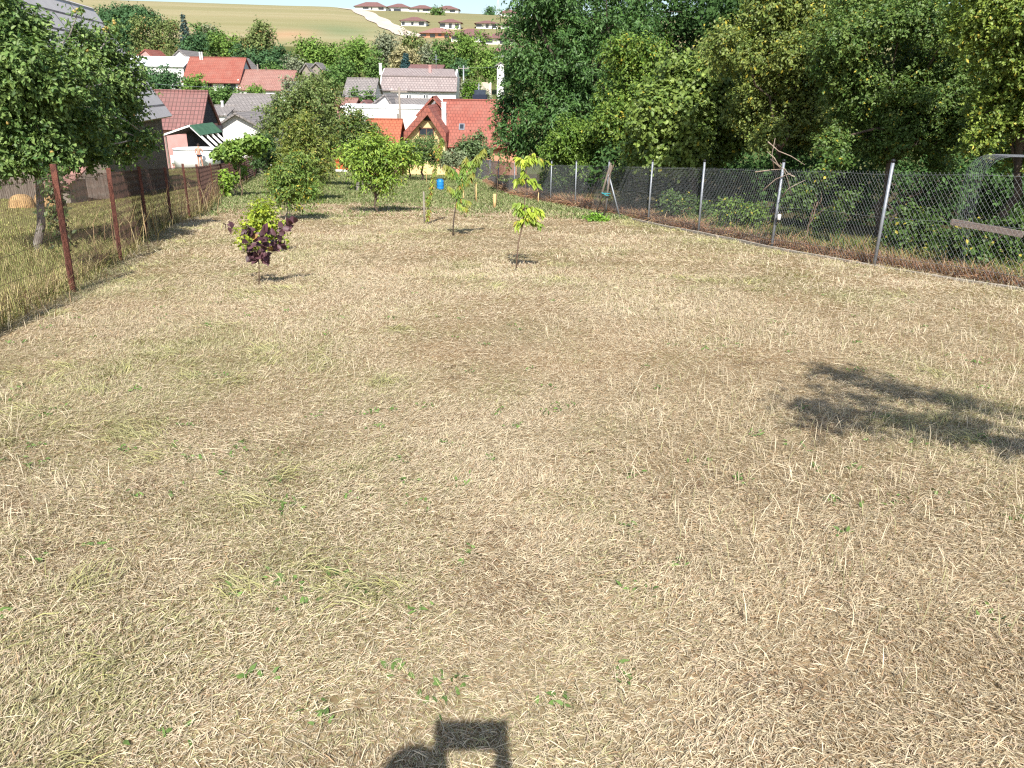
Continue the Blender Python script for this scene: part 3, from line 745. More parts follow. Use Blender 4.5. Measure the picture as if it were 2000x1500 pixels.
for i, (px, d, ls, lab) in enumerate((
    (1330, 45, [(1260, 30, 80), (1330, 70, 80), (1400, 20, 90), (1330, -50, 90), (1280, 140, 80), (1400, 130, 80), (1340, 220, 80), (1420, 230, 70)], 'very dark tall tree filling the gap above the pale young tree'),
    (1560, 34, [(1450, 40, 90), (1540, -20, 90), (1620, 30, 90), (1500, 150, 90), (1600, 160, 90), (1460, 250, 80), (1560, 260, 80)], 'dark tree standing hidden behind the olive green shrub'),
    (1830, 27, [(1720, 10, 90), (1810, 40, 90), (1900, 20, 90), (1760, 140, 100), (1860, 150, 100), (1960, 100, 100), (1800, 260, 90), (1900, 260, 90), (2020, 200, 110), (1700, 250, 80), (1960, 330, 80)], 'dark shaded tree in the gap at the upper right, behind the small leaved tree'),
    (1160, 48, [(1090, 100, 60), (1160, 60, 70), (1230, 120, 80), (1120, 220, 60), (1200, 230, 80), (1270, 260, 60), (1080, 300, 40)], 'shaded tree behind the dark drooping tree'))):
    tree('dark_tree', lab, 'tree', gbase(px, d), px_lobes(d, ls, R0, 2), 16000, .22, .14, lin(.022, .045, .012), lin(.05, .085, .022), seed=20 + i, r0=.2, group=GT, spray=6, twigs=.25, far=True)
# low shrubs right behind the wire
GU = 'low shrubs and brambles just behind the galvanised wire'
for i, (px, d, ls, n, cc, lab) in enumerate((
    (1110, 31.5, [(1095, 345, 16), (1118, 352, 16), (1070, 350, 14), (1140, 345, 14)], 5000, MID, 'grey green bramble clump behind the far fence posts'),
    (1232, 25.0, [(1215, 352, 22), (1245, 345, 22), (1265, 365, 20), (1225, 378, 16)], 6000, OLIVE, 'olive bramble clump beside the tied brace poles'),
    (1335, 21.3, [(1310, 395, 18), (1345, 405, 18), (1375, 412, 14)], 6500, MID, 'low bright nettle clump in the fence bay left of the centre bays'),
    (1450, 18.3, [(1420, 415, 24), (1455, 425, 18), (1485, 420, 14), (1440, 405, 12)], 4500, LIGHT, 'green nettles near the post with the white tag'),
    (1590, 15.2, [(1560, 390, 28), (1600, 350, 20), (1640, 320, 22), (1615, 430, 22), (1655, 390, 18)], 4200, MID, 'bramble with pale shoots climbing the wire beside the dead twigs'),
    (1790, 13.2, [(1760, 462, 26), (1800, 440, 24), (1830, 470, 26), (1772, 425, 14)], 5000, MID, 'dark green weeds right of the tallest grey post'),
    (1930, 12.0, [(1890, 485, 32), (1940, 492, 36), (1990, 480, 38), (1985, 440, 20), (1910, 452, 16)], 7500, MID, 'rank green weeds below the slanting grey plank'))):
    tree('bramble_bush', lab, 'bush', gbase(px, d), px_lobes(d, ls, R0, .35), int(n * .62), .085, .05, cc[0] * .7, cc[1] * .72, seed=40 + i, r0=.02, group=GU, spray=5, bark='twig', yellow=.03)

# ---- apple tree on the left
ab = gbase(30, 12.8)
_al = [(30, 60, 60), (40, 130, 80), (125, 140, 66), (190, 150, 54), (60, 230, 80), (150, 230, 72), (215, 215, 48), (252, 165, 32), (90, 285, 52), (170, 275, 52), (232, 272, 38), (10, 40, 60), (-60, 100, 110), (-80, 230, 110), (268, 272, 24), (200, 92, 36), (240, 118, 30), (160, 78, 30), (-40, 10, 70), (284, 284, 14), (20, 290, 52), (262, 215, 26), (225, 48, 7), (152, 24, 7), (212, 62, 9), (298, 270, 9), (60, 300, 40), (120, 308, 32), (-30, 300, 60), (180, 302, 26), (240, 300, 20), (90, 180, 60)]
al = px_lobes(12.6, [(q[0], q[1], q[2], float(np.clip((q[0] - 110) / 120, 0, 1)) * 4.0 + R0.uniform(-.4, .4)) for q in _al], R0, .6)
apple = tree('apple_tree', 'large apple tree with small yellow apples behind the rusty fence', 'tree', ab, al, 58000, .078, .044, lin(.04, .08, .02), lin(.19, .225, .07), seed=60, r0=.075, bark='barkgrey', oval=True, droop=.4, spray=6, ksub=8, twigs=.6, outer=.4, fold=.25)
ar = np.random.default_rng(61)
sph = MB(); sph.lathe([(.003, -.03), (.022, -.024), (.031, 0), (.024, .024), (.004, .027)], (0, 0, 0), 9)
am = None
for i in range(60):
    l = al[ar.integers(0, len(al))]; v = nrm(ar.normal(size=3) + np.array([0, -.9, 0])); q = np.array(l[:3]) + v * l[3] * ar.uniform(.8, 1.02) - ab
    if am is None: o = sph.build('apple', M['apple'], apple); am = o.data
    else: o = put('apple', am, apple)
    o.location = q; s_ = ar.uniform(.75, 1.05); o.scale = (s_, s_, s_); o.rotation_euler = (ar.normal(0, .4), ar.normal(0, .4), 0)
# twiggy upright shoots at the top of the apple tree are part of its trunk mesh

# ---- orchard
def shoots(rng, lines, per, L, W, ca, cb, droop, yellow=.0, base=None, fold=.2, spread=1.0, ycol=(.42, .36, .05), tipcol=None, round_=.45, oval=False):
    P_ = []; D_ = []; N_ = []; G_ = []; T_ = []
    for gi, ln in enumerate(lines):
        ln = np.asarray(ln, float); k = len(ln); n = per
        t = np.sort(rng.random(n)); s = t * (k - 1); i = np.minimum(s.astype(int), k - 2); fr = (s - i)[:, None]
        p = ln[i] * (1 - fr) + ln[i + 1] * fr; tg = nrm(ln[i + 1] - ln[i])
        pr = nrm(np.cross(tg, rng.normal(size=(n, 3))))
        D_.append(nrm(pr * spread + tg * .4 + np.array([0, 0, -droop]))); P_.append(p); G_.append(np.full(n, gi)); T_.append(t)
        N_.append(nrm(pr * .35 + np.array([0, -.75, .5]) + rng.normal(size=(n, 3)) * .35))
    p = np.concatenate(P_); d = np.concatenate(D_); nn = np.concatenate(N_); g = np.concatenate(G_); t = np.concatenate(T_); m = len(p)
    V, F = leaf_mesh(p, d, nn, L * (.6 + .6 * rng.random(m)), W * (.7 + .5 * rng.random(m)), fold, round_, oval)
    c = leaf_cols(rng, m, ca, cb, g, yellow=yellow, ycol=ycol)
    if tipcol is not None: c = mix3(c, tipcol, np.clip(t * 1.5 - .6, 0, 1) * .8)
    return V, F, np.repeat(c, 7 if oval else 4, axis=0)
def pxline(d, pts):
    return np.array([P(q[0], q[1], d + (q[2] if len(q) > 2 else 0)) for q in pts])
def sapling(name, label, cat, d, trunk, lines, per, L, W, ca, cb, droop, seed, r0=.014, bark='bark', group=None, **kw):
    rng = np.random.default_rng(seed); tp = pxline(d, trunk); base = tp[0].copy(); base[2] = float(ground(base[0], base[1]))
    root = thing(name, label, cat, base, group); tp[0][2] = base[2] - .1
    lw = [pxline(d, l) for l in lines]
    V, F, C = shoots(rng, [l - base for l in lw], per, L, W, ca, cb, droop, **kw)
    put('foliage', np_mesh('foliage', V, F, M['leaf'], C), root)
    mb = MB(); mb.tube(tp - base, np.linspace(r0, r0 * .5, len(tp)), 7)
    for l in lw: mb.tube(l - base, np.linspace(r0 * .45, r0 * .2, len(l)), 5)
    mb.build('trunk', M[bark], root)
    return root
def dep(px, py): return G(px, py)[1]

# purple leaved hazel, nearest young plant
d = dep(505, 556)
sapling('purple_hazel', 'young purple leaved hazel shrub on a thin stem, nearest plant on the left', 'shrub', d,
        [(505, 556), (506, 520), (504, 495)],
        [[(505, 500), (490, 478, -.1), (470, 458, -.1), (452, 445), (440, 437)], [(505, 498), (498, 475, .1), (488, 460), (482, 445)], [(505, 500), (520, 485), (535, 465), (548, 448, -.1), (560, 440)],
         [(535, 465), (555, 450), (570, 438), (582, 432)], [(505, 505), (496, 500), (488, 497)], [(505, 502), (516, 501), (524, 505)], [(508, 498, -.2), (512, 480, -.3), (516, 462, -.3), (520, 450, -.2)], [(522, 482), (540, 478, .1), (556, 474, .1)]],
        14, .110, .088, lin(.045, .016, .022), lin(.12, .05, .065), .22, seed=70, r0=.010, bark='twig', yellow=.06, ycol=(.30, .17, .06), oval=True)
d = dep(515, 493); bb = G(515, 493)
tree('golden_shrub', 'small bushy yellow green shrub just behind the purple leaved hazel', 'shrub', bb, px_lobes(d, [(513, 430, 26), (500, 452, 24), (530, 455, 24), (515, 412, 16), (512, 470, 22), (482, 462, 14)], R0, .1),
     2200, .075, .05, lin(.13, .17, .02), lin(.34, .33, .04), seed=71, r0=.015, bark='twig', spray=5)
GO = 'young fruit trees planted on the mown grass'
d = dep(554, 430)
tree('cherry_sapling', 'small bushy fruit tree on two thin stems behind the golden shrub', 'tree', G(554, 430), px_lobes(d, [(560, 370, 30), (585, 350, 34), (545, 350, 20), (600, 375, 22), (570, 390, 20), (560, 330, 22), (590, 320, 26)], R0, .3),
     5200, .10, .04, lin(.055, .10, .018), lin(.19, .21, .05), seed=72, r0=.022, bark='barkgrey', droop=.6, spray=6, group=GO, yellow=.05)
o = thing('tree_stake', 'short grey stake beside the thin stems of the small bushy fruit tree', 'stake', G(566, 420)); MB().tube([(0, 0, -.2), (.01, 0, .9)], .02, 7).build('pole', M['oldwood'], o)
d = dep(600, 392)
tree('peach_tree', 'olive green peach tree with yellowing leaves, left of the spreading tree', 'tree', G(600, 392), px_lobes(d, [(590, 265, 38), (620, 285, 34), (570, 290, 32), (600, 320, 40), (560, 330, 30), (630, 330, 26), (605, 355, 34), (580, 360, 28), (600, 240, 24), (575, 255, 22)], R0, .6),
     10000, .14, .045, lin(.07, .095, .02), lin(.23, .22, .05), seed=73, r0=.06, droop=.8, spray=6, group=GO, yellow=.05, ycol=(.38, .30, .08))
d = dep(735, 416)
sp = tree('spreading_tree', 'light green tree with wide flat spreading crown above its round shadow', 'tree', G(735, 416), px_lobes(d, [(735, 315, 34), (700, 308, 30), (770, 312, 30), (675, 296, 18), (797, 308, 20), (720, 282, 24), (755, 285, 24), (705, 345, 18), (760, 345, 22), (735, 345, 22), (800, 290, 12), (668, 310, 12), (745, 368, 14)], R0, .35),
     7600, .12, .046, lin(.085, .14, .02), lin(.28, .32, .055), seed=74, r0=.034, droop=.7, spray=6, group=GO, top=P(733, 368, d), twigs=.8, yellow=.03)
# narrow cherry with stake
d = dep(834, 437)
sapling('columnar_cherry', 'slender yellow and reddish leaved fruit tree tied upright beside a grey stake', 'tree', d, [(834, 437), (836, 410), (842, 370), (850, 330), (856, 290), (858, 272)],
        [[(836, 402), (839, 386), (843, 370)], [(842, 372), (845, 352), (849, 333)], [(848, 338), (852, 318), (856, 300)], [(855, 305), (860, 290), (861, 275)], [(855, 308), (850, 294), (852, 280)], [(858, 290), (864, 282), (862, 268)], [(837, 398), (835, 388), (838, 378)], [(834, 430), (836, 420), (838, 408)]],
        80, .11, .028, lin(.10, .14, .022), lin(.30, .27, .05), 1.3, seed=75, r0=.014, bark='twig', group=GO, yellow=.14, ycol=(.44, .2, .06))
o = thing('tree_stake', 'thin grey stake standing left of the slender yellow and reddish tree', 'stake', G(829, 437)); MB().tube([(0, 0, -.2), (0, 0, .80)], .02, 7).build('pole', M['oldwood'], o)
d = dep(884, 462)
sapling('peach_sapling', 'young peach tree with drooping long leaves and a forked crown', 'tree', d, [(884, 462), (886, 430), (890, 404), (893, 380), (900, 350)],
        [[(900, 352), (890, 335), (880, 325), (868, 320)], [(900, 350), (905, 332), (908, 315), (912, 305)], [(902, 348), (920, 330), (932, 315), (942, 298), (946, 288)], [(893, 385), (905, 388), (916, 392)], [(892, 392), (900, 402), (912, 404)],
         [(893, 378), (884, 368), (876, 362)], [(900, 352), (915, 348), (922, 335)], [(896, 365), (905, 355), (915, 350)], [(908, 318), (925, 312), (935, 300)], [(893, 380), (896, 368), (903, 356)], [(889, 345), (880, 335), (872, 333)]],
        110, .15, .038, lin(.065, .12, .018), lin(.22, .26, .045), 1.5, seed=76, r0=.017, group=GO, yellow=.08, ycol=(.42, .22, .05), tipcol=lin(.30, .26, .05))
d = dep(1008, 527)
sapling('walnut_sapling', 'tall thin sapling with separate tiers of yellow green leaves, nearest on the right', 'tree', d, [(1007, 527), (1011, 490), (1013, 470), (1020, 445), (1024, 410), (1026, 370), (1028, 335), (1026, 312)],
        [[(1026, 318), (1035, 308), (1050, 306), (1070, 316)], [(1026, 318), (1018, 308), (1010, 306)], [(1027, 322), (1034, 302), (1044, 298)], [(1028, 352), (1018, 345), (1008, 352)], [(1028, 350), (1040, 348), (1050, 362)], [(1027, 345), (1025, 335), (1020, 332)],
         [(1025, 400), (1015, 394), (1008, 397)], [(1025, 408), (1040, 402), (1060, 413)], [(1024, 412), (1014, 406), (1010, 410)], [(1023, 432), (1012, 430), (1008, 440)], [(1023, 432), (1038, 428), (1056, 438)], [(1024, 420), (1036, 412), (1046, 420)], [(1023, 428), (1038, 418), (1044, 414)]],
        30, .13, .042, lin(.12, .17, .022), lin(.38, .38, .05), 1.05, seed=77, r0=.012, bark='twig', group=GO, yellow=.05, spread=.9)
# young trees in guards near the fence
d = dep(966, 406)
sapling('pear_sapling', 'sparse young tree above a pale tan trunk guard near the fence', 'tree', d, [(968, 406), (970, 380), (972, 355), (968, 330), (964, 305)],
        [[(972, 355), (985, 340), (992, 325)], [(970, 345), (955, 330), (948, 318)], [(968, 332), (978, 315), (984, 300)], [(966, 318), (958, 300), (960, 288)], [(971, 350), (990, 352), (1000, 348)], [(969, 340), (950, 345), (940, 350)]],
        60, .06, .035, lin(.10, .13, .04), lin(.22, .24, .09), .3, seed=78, r0=.012, bark='twig', group=GO)
g = G(966, 407); o = thing('trunk_guard', 'pale tan tube guard round the foot of the sparse young tree', 'trunk guard', g)
mb = MB(); mb.lathe([(.055, -.05), (.055, .48), (.048, .48), (.048, .0)], (0, 0, 0), 12); mb.build('tube', M['stake'], o)
d = dep(930, 393)
sapling('plum_sapling', 'thin sapling beside a bright wooden stake near the fence', 'tree', d, [(928, 393), (927, 370), (928, 350)], [[(928, 360), (936, 345), (940, 330)], [(928, 356), (918, 342), (914, 330)], [(928, 352), (928, 335), (926, 322)]],
        40, .08, .04, lin(.08, .12, .03), lin(.2, .23, .06), .4, seed=79, r0=.012, bark='twig', group=GO)
for px, pt, pb, lab in ((930, 356, 393, 'bright yellowish wooden stake beside the thin sapling near the fence'), (905, 368, 390, 'bright wooden stake just behind the young peach tree'), (698, 345, 372, None), (710, 352, 380, 'thin pale stake below the left side of the spreading tree'), (833, 325, 358, 'pale stake among the dark green trees before the yellow gable'), (1051, 376, 397, 'short wooden peg standing in the brown weeds by the fence')):
    if lab is None: continue
    g = G(px, pb); h = P(px, pt, g[1])[2] - g[2]
    o = thing('tree_stake', lab, 'stake', g, None); MB().tube([(0, 0, -.2), (.005, 0, h)], .026 if px in (930, 905) else .02, 7).build('pole', M['stake' if px != 710 else 'oldwood'], o)
# older trees lower down
GB = 'older orchard trees lower down the slope'
d = 44.0
tree('old_pear_tree', 'big old olive green tree in front of the white gable and grey roofs', 'tree', gbase(590, d), px_lobes(d, [(600, 185, 30), (640, 200, 36), (570, 205, 36), (530, 220, 28), (610, 235, 44), (560, 255, 40), (655, 240, 34), (520, 255, 24), (585, 290, 34), (640, 280, 36), (515, 285, 20), (545, 300, 26), (670, 262, 22), (620, 165, 20)], R0, 2),
     20000, .15, .075, lin(.065, .095, .026), lin(.19, .20, .07), seed=80, r0=.16, group=GB, yellow=.03, ycol=(.34, .26, .09), twigs=.5)
tree('apricot_tree', 'dark olive tree behind the spreading tree, before the orange roof', 'tree', G(699, 374), px_lobes(dep(699, 374), [(690, 245, 26), (715, 262, 26), (675, 275, 24), (700, 290, 30), (730, 285, 22), (685, 310, 24), (735, 262, 14), (700, 230, 14)], R0, 1.4),
     9000, .14, .07, lin(.05, .08, .02), lin(.15, .165, .045), seed=81, r0=.12, bark='barkgrey', group=GB, yellow=.05, ycol=(.36, .22, .06))
tree('quince_tree', 'dark green open tree with several thin trunks in front of the yellow gable', 'tree', G(826, 353), px_lobes(dep(826, 353), [(812, 292, 18), (842, 288, 16), (800, 305, 15), (830, 305, 18), (850, 304, 13), (820, 276, 10), (846, 274, 9), (790, 292, 10)], R0, 1.2),
     6000, .15, .07, lin(.045, .08, .025), lin(.13, .16, .05), seed=82, r0=.09, group=GB, twigs=.7)
tree('quince_tree', 'dark green tree with crooked trunk at the left of the yellow gable', 'tree', G(800, 349), px_lobes(dep(800, 349), [(790, 300, 16), (808, 290, 16), (800, 315, 14)], R0, .8),
     2500, .15, .07, lin(.05, .085, .025), lin(.14, .17, .05), seed=83, r0=.07, group=GB, twigs=.7)
tree('lilac_bush', 'grey green bush below the red roof, beside the yellow house', 'bush', gbase(915, 62), px_lobes(62, [(905, 290, 16), (925, 282, 16), (915, 305, 18), (945, 300, 14), (935, 268, 8)], R0, 1),
     4500, .2, .11, lin(.06, .09, .035), lin(.15, .18, .08), seed=84, r0=.06, group=GB)
tree('shrub', 'pale feathery shrub behind the blue barrel', 'bush', gbase(885, 56), px_lobes(56, [(880, 310, 14), (898, 316, 12), (868, 318, 10)], R0, 1),
     2500, .2, .08, lin(.14, .15, .09), lin(.26, .26, .16), seed=85, r0=.03, group=GB)
tree('shrub', 'dark green bush at the end of the vine, left of the old olive tree', 'bush', gbase(515, 41), px_lobes(41, [(515, 300, 16), (530, 318, 16), (520, 280, 14), (505, 318, 10)], R0, 1),
     3500, .13, .09, lin(.025, .05, .016), lin(.07, .10, .03), seed=86, r0=.03, group=GB)
tree('shrub', 'dark twiggy bush left of the orange red crate', 'bush', gbase(628, 52), px_lobes(52, [(628, 315, 12), (640, 322, 10), (615, 322, 10)], R0, 1),
     1500, .12, .06, lin(.05, .055, .03), lin(.12, .12, .06), seed=87, r0=.03, group=GB)
tree('weed_clump', 'bright green low weed clump on the grass by the tied brace poles', 'weeds', G(1165, 433), px_lobes(dep(1165, 433), [(1155, 427, 8), (1168, 430, 8), (1180, 435, 7)], R0, .2),
     900, .06, .05, lin(.10, .19, .02), lin(.2, .30, .04), seed=88, r0=.005, trunk=False, crown='foliage')
# grape vine on the fence
vl = [(428, 296, 8), (440, 289, 9), (455, 285, 10), (470, 281, 10), (486, 276, 9), (502, 274, 9), (516, 280, 8), (445, 303, 6), (466, 298, 8), (486, 292, 7), (505, 290, 7), (462, 314, 6, 1.0), (470, 330, 6, .8), (466, 345, 5, .6), (420, 302, 6)]
dv_ = 33.0; vb = gbase(462, dv_)
tree('grapevine', 'broad leaved light green grapevine sprawling over the top of the rusty fence', 'vine', vb, px_lobes(dv_, vl, R0, .6), 2600, .15, .15, lin(.075, .125, .022), lin(.235, .28, .065), seed=90, oval=True, slen=.16, rs=(.28, .42), r0=.03, spray=4, droop=.7, twigs=.4, bark='twig', round_=.55)
d2 = dep(440, 385)
tree('grapevine', 'small separate grapevine shoot low on the fence below the large vine', 'vine', G(440, 385), px_lobes(d2, [(430, 345, 7), (442, 352, 9), (436, 368, 8), (448, 342, 6)], R0, .3), 420, .13, .13, lin(.09, .15, .02), lin(.26, .31, .05), seed=91, r0=.012, spray=4, droop=.6, bark='twig', round_=.55)
tree('hollyhock', 'leafy weed stem climbing the rusty post nearest the apple tree', 'weed', gbase(112, 10.2), px_lobes(10.2, [(108, 360, 12), (112, 390, 12), (116, 420, 12), (115, 450, 11), (104, 340, 10), (118, 470, 9)], R0, .08), 520, .07, .045, lin(.025, .045, .014), lin(.08, .10, .03), seed=92, r0=.012, spray=4, bark='twig')
# ------------------------------------------------------------------ buildings
def gz(x, y): return float(ground(x, y))
def add_windows(root, B, y, wins, frame='frame', face=-1):
    """wins: (px0, py0, px1, py1[, panes]) on the wall plane at distance y"""
    for w_ in wins:
        a = P(w_[0], w_[1], y); b = P(w_[2], w_[3], y); x0, x1, z1, z0 = a[0], b[0], a[2], b[2]
        t = min(.09, (x1 - x0) * .14); mb = MB(); yo = y - .05
        mb.box(x0, yo, z0, x0 + t, y + .02, z1).box(x1 - t, yo, z0, x1, y + .02, z1).box(x0 + t, yo, z0, x1 - t, y + .02, z0 + t).box(x0 + t, yo, z1 - t, x1 - t, y + .02, z1)
        n = w_[4] if len(w_) > 4 else 2
        for k in range(1, n):
            xm = x0 + (x1 - x0) * k / n; mb.box(xm - t * .35, yo + .005, z0 + t, xm + t * .35, y + .02, z1 - t)
        f = mb.build('window', M[frame], root, B)
        MB().box(x0 + t * .6, y - .022, z0 + t * .6, x1 - t * .6, y - .012, z1 - t * .6).build('pane', M['glass'], f, B)
def add_chimney(root, B, y, px, pt, pb, wpx, mt, parent=None):
    a = P(px, pt, y); b = P(px, pb, y); w_ = wpx / FPX * y * .95 / 2
    mb = MB(); mb.box(a[0] - w_, y - w_, b[2] - .3, a[0] + w_, y + w_, a[2]); mb.box(a[0] - w_ * 1.2, y - w_ * 1.2, a[2] + .003, a[0] + w_ * 1.2, y + w_ * 1.2, a[2] + .12)
    mb.build('chimney', M[mt], parent or root, B)
def roof_two(mb, x0, x1, y0, y1, zr, ze, ov=.35, ovx=.25, t=.14):
    """ridge along x"""
    ym = (y0 + y1) / 2; sl_ = (zr - ze) / (ym - y0); X0, X1 = x0 - ovx, x1 + ovx; z = ze - sl_ * ov
    mb.slab((X0, y0 - ov, z), (X1, y0 - ov, z), (X1, ym, zr), (X0, ym, zr), t)
    mb.slab((X1, y1 + ov, z), (X0, y1 + ov, z), (X0, ym + .002, zr), (X1, ym + .002, zr), t)
    mb.tube([(X0, ym, zr + .02), (X1, ym, zr + .02)], .09, 6)
def house_x(name, label, cat, d, x1, x2, yr, ye, dep_, wm, rm, wins=(), chims=(), group=None, frame='frame', ov=.35, base_z=None):
    """ridge across the view"""
    pm = (ye + yr) / 2
    X0 = P(x1, ye, d)[0]; X1 = P(x2, ye, d)[0]; xm = (x1 + x2) / 2
    ze = P(xm, ye, d)[2]; zr = P(xm, yr, d + dep_ / 2)[2]
    zb = min(gz(X0, d), gz(X1, d), gz(X0, d + dep_)) - .3 if base_z is None else base_z
    B = np.array([(X0 + X1) / 2, d + dep_ / 2, zb]); root = thing(name, label, cat, B, group)
    mb = MB(); mb.box(X0, d, zb, X1, d + dep_, ze)
    ym = d + dep_ / 2
    for X, s in ((X0 + .001, 1), (X1 - .201, 1)):
        mb.prism([(X, d, ze + .002), (X, ym, zr - .05), (X, d + dep_, ze + .002)][::-1], (.2, 0, 0))
    mb.build('wall', M[wm], root, B)
    mb = MB(); roof_two(mb, X0, X1, d, d + dep_, zr, ze, ov); rf = mb.build('roof', M[rm], root, B)
    add_windows(root, B, d, wins, frame)
    for c in chims: add_chimney(root, B, d + dep_ / 2 + c[5] if len(c) > 5 else d + dep_ / 2, c[0], c[1], c[2], c[3], c[4], rf)
    return root, B, (X0, X1, zb, ze, zr)
def chevron(mb, xa, za, xm, zm, xb, zb, y0, y1, t):
    mb.add([(x, y, z) for y in (y0, y1) for x, z in ((xa, za), (xm, zm), (xb, zb), (xb, zb - t), (xm, zm - t), (xa, za - t))],
           [(5, 4, 1, 0), (4, 3, 2, 1), (6, 7, 10, 11), (7, 8, 9, 10), (0, 1, 7, 6), (1, 2, 8, 7), (3, 4, 10, 9), (4, 5, 11, 10), (2, 3, 9, 8), (5, 0, 6, 11)])
def house_y(name, label, cat, d, x1, x2, xa, ya, ye, dep_, wm, rm, wins=(), chims=(), group=None, frame='frame', ov=.4, t=.16):
    """gable towards the camera"""
    X0 = P(x1, ye, d)[0]; X1 = P(x2, ye, d)[0]; XA = P(xa, ya, d)[0]
    ze = P((x1 + x2) / 2, ye, d)[2]; zr = P(xa, ya, d)[2]
    zb = min(gz(X0, d), gz(X1, d), gz(X0, d + dep_)) - .3
    B = np.array([(X0 + X1) / 2, d + dep_ / 2, zb]); root = thing(name, label, cat, B, group)
    mb = MB(); mb.prism([(X0, d, zb), (X1, d, zb), (X1, d, ze), (XA, d, zr), (X0, d, ze)], (0, dep_, 0)); mb.build('wall', M[wm], root, B)
    mb = MB(); y0, y1 = d - ov, d + dep_ + ov; e = .12
    sL = (zr - ze) / (XA - X0); sR = (zr - ze) / (X1 - XA); o = .35
    chevron(mb, X0 - o, ze - sL * o + e, XA, zr + e, X1 + o, ze - sR * o + e, y0, y1, t * 1.25)
    rf = mb.build('roof', M[rm], root, B)
    add_windows(root, B, d, wins, frame)
    for c in chims: add_chimney(root, B, d + c[5], c[0], c[1], c[2], c[3], c[4], rf)
    return root, B, (X0, X1, XA, zb, ze, zr)

# --- yellow house with the red roof (ridge across, gable wing towards the orchard)
d = 70.0
root, B, q = house_x('yellow_house', 'yellow house with red tiled roof, pointed gable and white chimney below the orchard', 'house', d, 864, 1010, 196, 277, 7.5, 'salmon', 'red', wins=((874, 286, 893, 296, 2),), frame='brownframe', ov=.5)
zb = q[2]
# wing
X0, X1, XA = P(793, 262, d - 2.2)[0], P(869, 262, d - 2.2)[0], P(836, 212, d - 2.2)[0]
yf_ = d - 2.2; ze = P(832, 262, yf_)[2]; zr = P(838, 213, yf_)[2]
mb = MB(); mb.prism([(X0, yf_, zb), (X1, yf_, zb), (X1, yf_, ze), (XA, yf_, zr), (X0, yf_, ze)], (0, 8.0, 0)); mb.build('gable_wall', M['cream'], root, B)
mb = MB(); sL = (zr - ze) / (XA - X0); sR = (zr - ze) / (X1 - XA); o_ = .12; e = .30; y0, y1 = yf_ - .6, yf_ + 8.5
chevron(mb, X0 - o_, ze - sL * o_ + e, XA, zr + e, X1 + o_, ze - sR * o_ + e, y0, y1, .72)
mb.build('gable_roof', M['red'], root, B)
add_windows(root, B, yf_, ((828, 227, 842, 236, 1), (818, 249, 848, 266, 2)), 'brownframe')
add_chimney(root, B, d + 1.35, 867, 202, 240, 8.5, 'white')
a = P(895, 245, d + 1.0); zz = lambda y: q[3] + (q[4] - q[3]) * (y - d) / 3.75
mb = MB(); x0, x1 = P(896, 250, d + 1)[0], P(907, 250, d + 1)[0]
ya, yb = d + .95, d + 1.5
sk = MB().slab((x0, ya, zz(ya) + .09), (x1, ya, zz(ya) + .09), (x1, yb, zz(yb) + .09), (x0, yb, zz(yb) + .09), .09).build('skylight', M['galv'], root, B)
MB().slab((x0 + .08, ya + .08, zz(ya + .08) + .1), (x1 - .08, ya + .08, zz(ya + .08) + .1), (x1 - .08, yb - .08, zz(yb - .08) + .1), (x0 + .08, yb - .08, zz(yb - .08) + .1), .005).build('pane', M['glass'], sk, B)
# rear gable peak showing over the ridge
XA2 = P(848, 186, d + 6.5)[0]; zp = P(848, 187, d + 6.5)[2]
mb = MB(); mb.slab((XA2, d + 5.0, zp), (XA2 - 1.6, d + 5.0, zp - 1.7), (XA2 - 1.6, d + 9, zp - 1.7), (XA2, d + 9, zp), .15); mb.slab((XA2 + .003, d + 9, zp), (XA2 + 1.6, d + 9, zp - 1.7), (XA2 + 1.6, d + 5.0, zp - 1.7), (XA2 + .003, d + 5.0, zp), .15)
mb.build('rear_roof', M['red'], root, B)

# --- orange roofed outbuilding
house_x('outbuilding', 'low outbuilding with bright orange tiled roof left of the pointed yellow gable', 'outbuilding', 66, 712, 774, 233, 277, 5, 'pinkwall', 'orange', ov=.2)
# --- long white wall building
root, B, q = house_x('long_white_building', 'long windowless white rendered building behind the orange roofed outbuilding', 'building', 82, 670, 835, 205.5, 209, 5, 'white', 'sheet', ov=.08)
# --- grey hipped roofs behind it
root, B, q = house_x('grey_roof_house', 'low house with mottled grey tiled roof behind the long white building', 'house', 90, 752, 842, 193, 211, 7, 'dirtywhite', 'grey')
house_y('grey_roof_house', 'small building with pointed grey roof at the left of the low grey tiled house', 'house', 89, 722, 768, 752, 185, 208, 8, 'dirtywhite', 'grey', chims=((732, 197, 210, 2.5, 'galv', .5),), ov=.2)
# --- big white gambrel house
d = 110.0; dp = 9.0
X0, X1 = P(741, 175, d)[0], P(890, 175, d)[0]; ze = P(815, 174, d)[2]; zm = P(815, 148.5, d + 1.6)[2]; zr = P(812, 133.5, d + dp / 2)[2]
zb = gz((X0 + X1) / 2, d) - .5; B = np.array([(X0 + X1) / 2, d + dp / 2, zb])
root = thing('mansard_house', 'big white house with long double pitched grey pink tiled roof and row of small windows', 'house', B)
mb = MB(); mb.box(X0, d, zb, X1, d + dp, ze)
for X in (X0 + .001, X1 - .251): mb.prism([(X, d, ze + .002), (X, d + 1.6, zm - .05), (X, d + dp / 2, zr - .06), (X, d + dp - 1.6, zm - .05), (X, d + dp, ze + .002)][::-1], (.25, 0, 0))
mb.build('wall', M['white'], root, B)
mb = MB(); a, b_ = X0 - .15 + .3, X1 + .15
mb.slab((a, d - .45, ze - .25), (b_, d - .45, ze - .25), (b_, d + 1.6, zm), (a, d + 1.6, zm), .15)
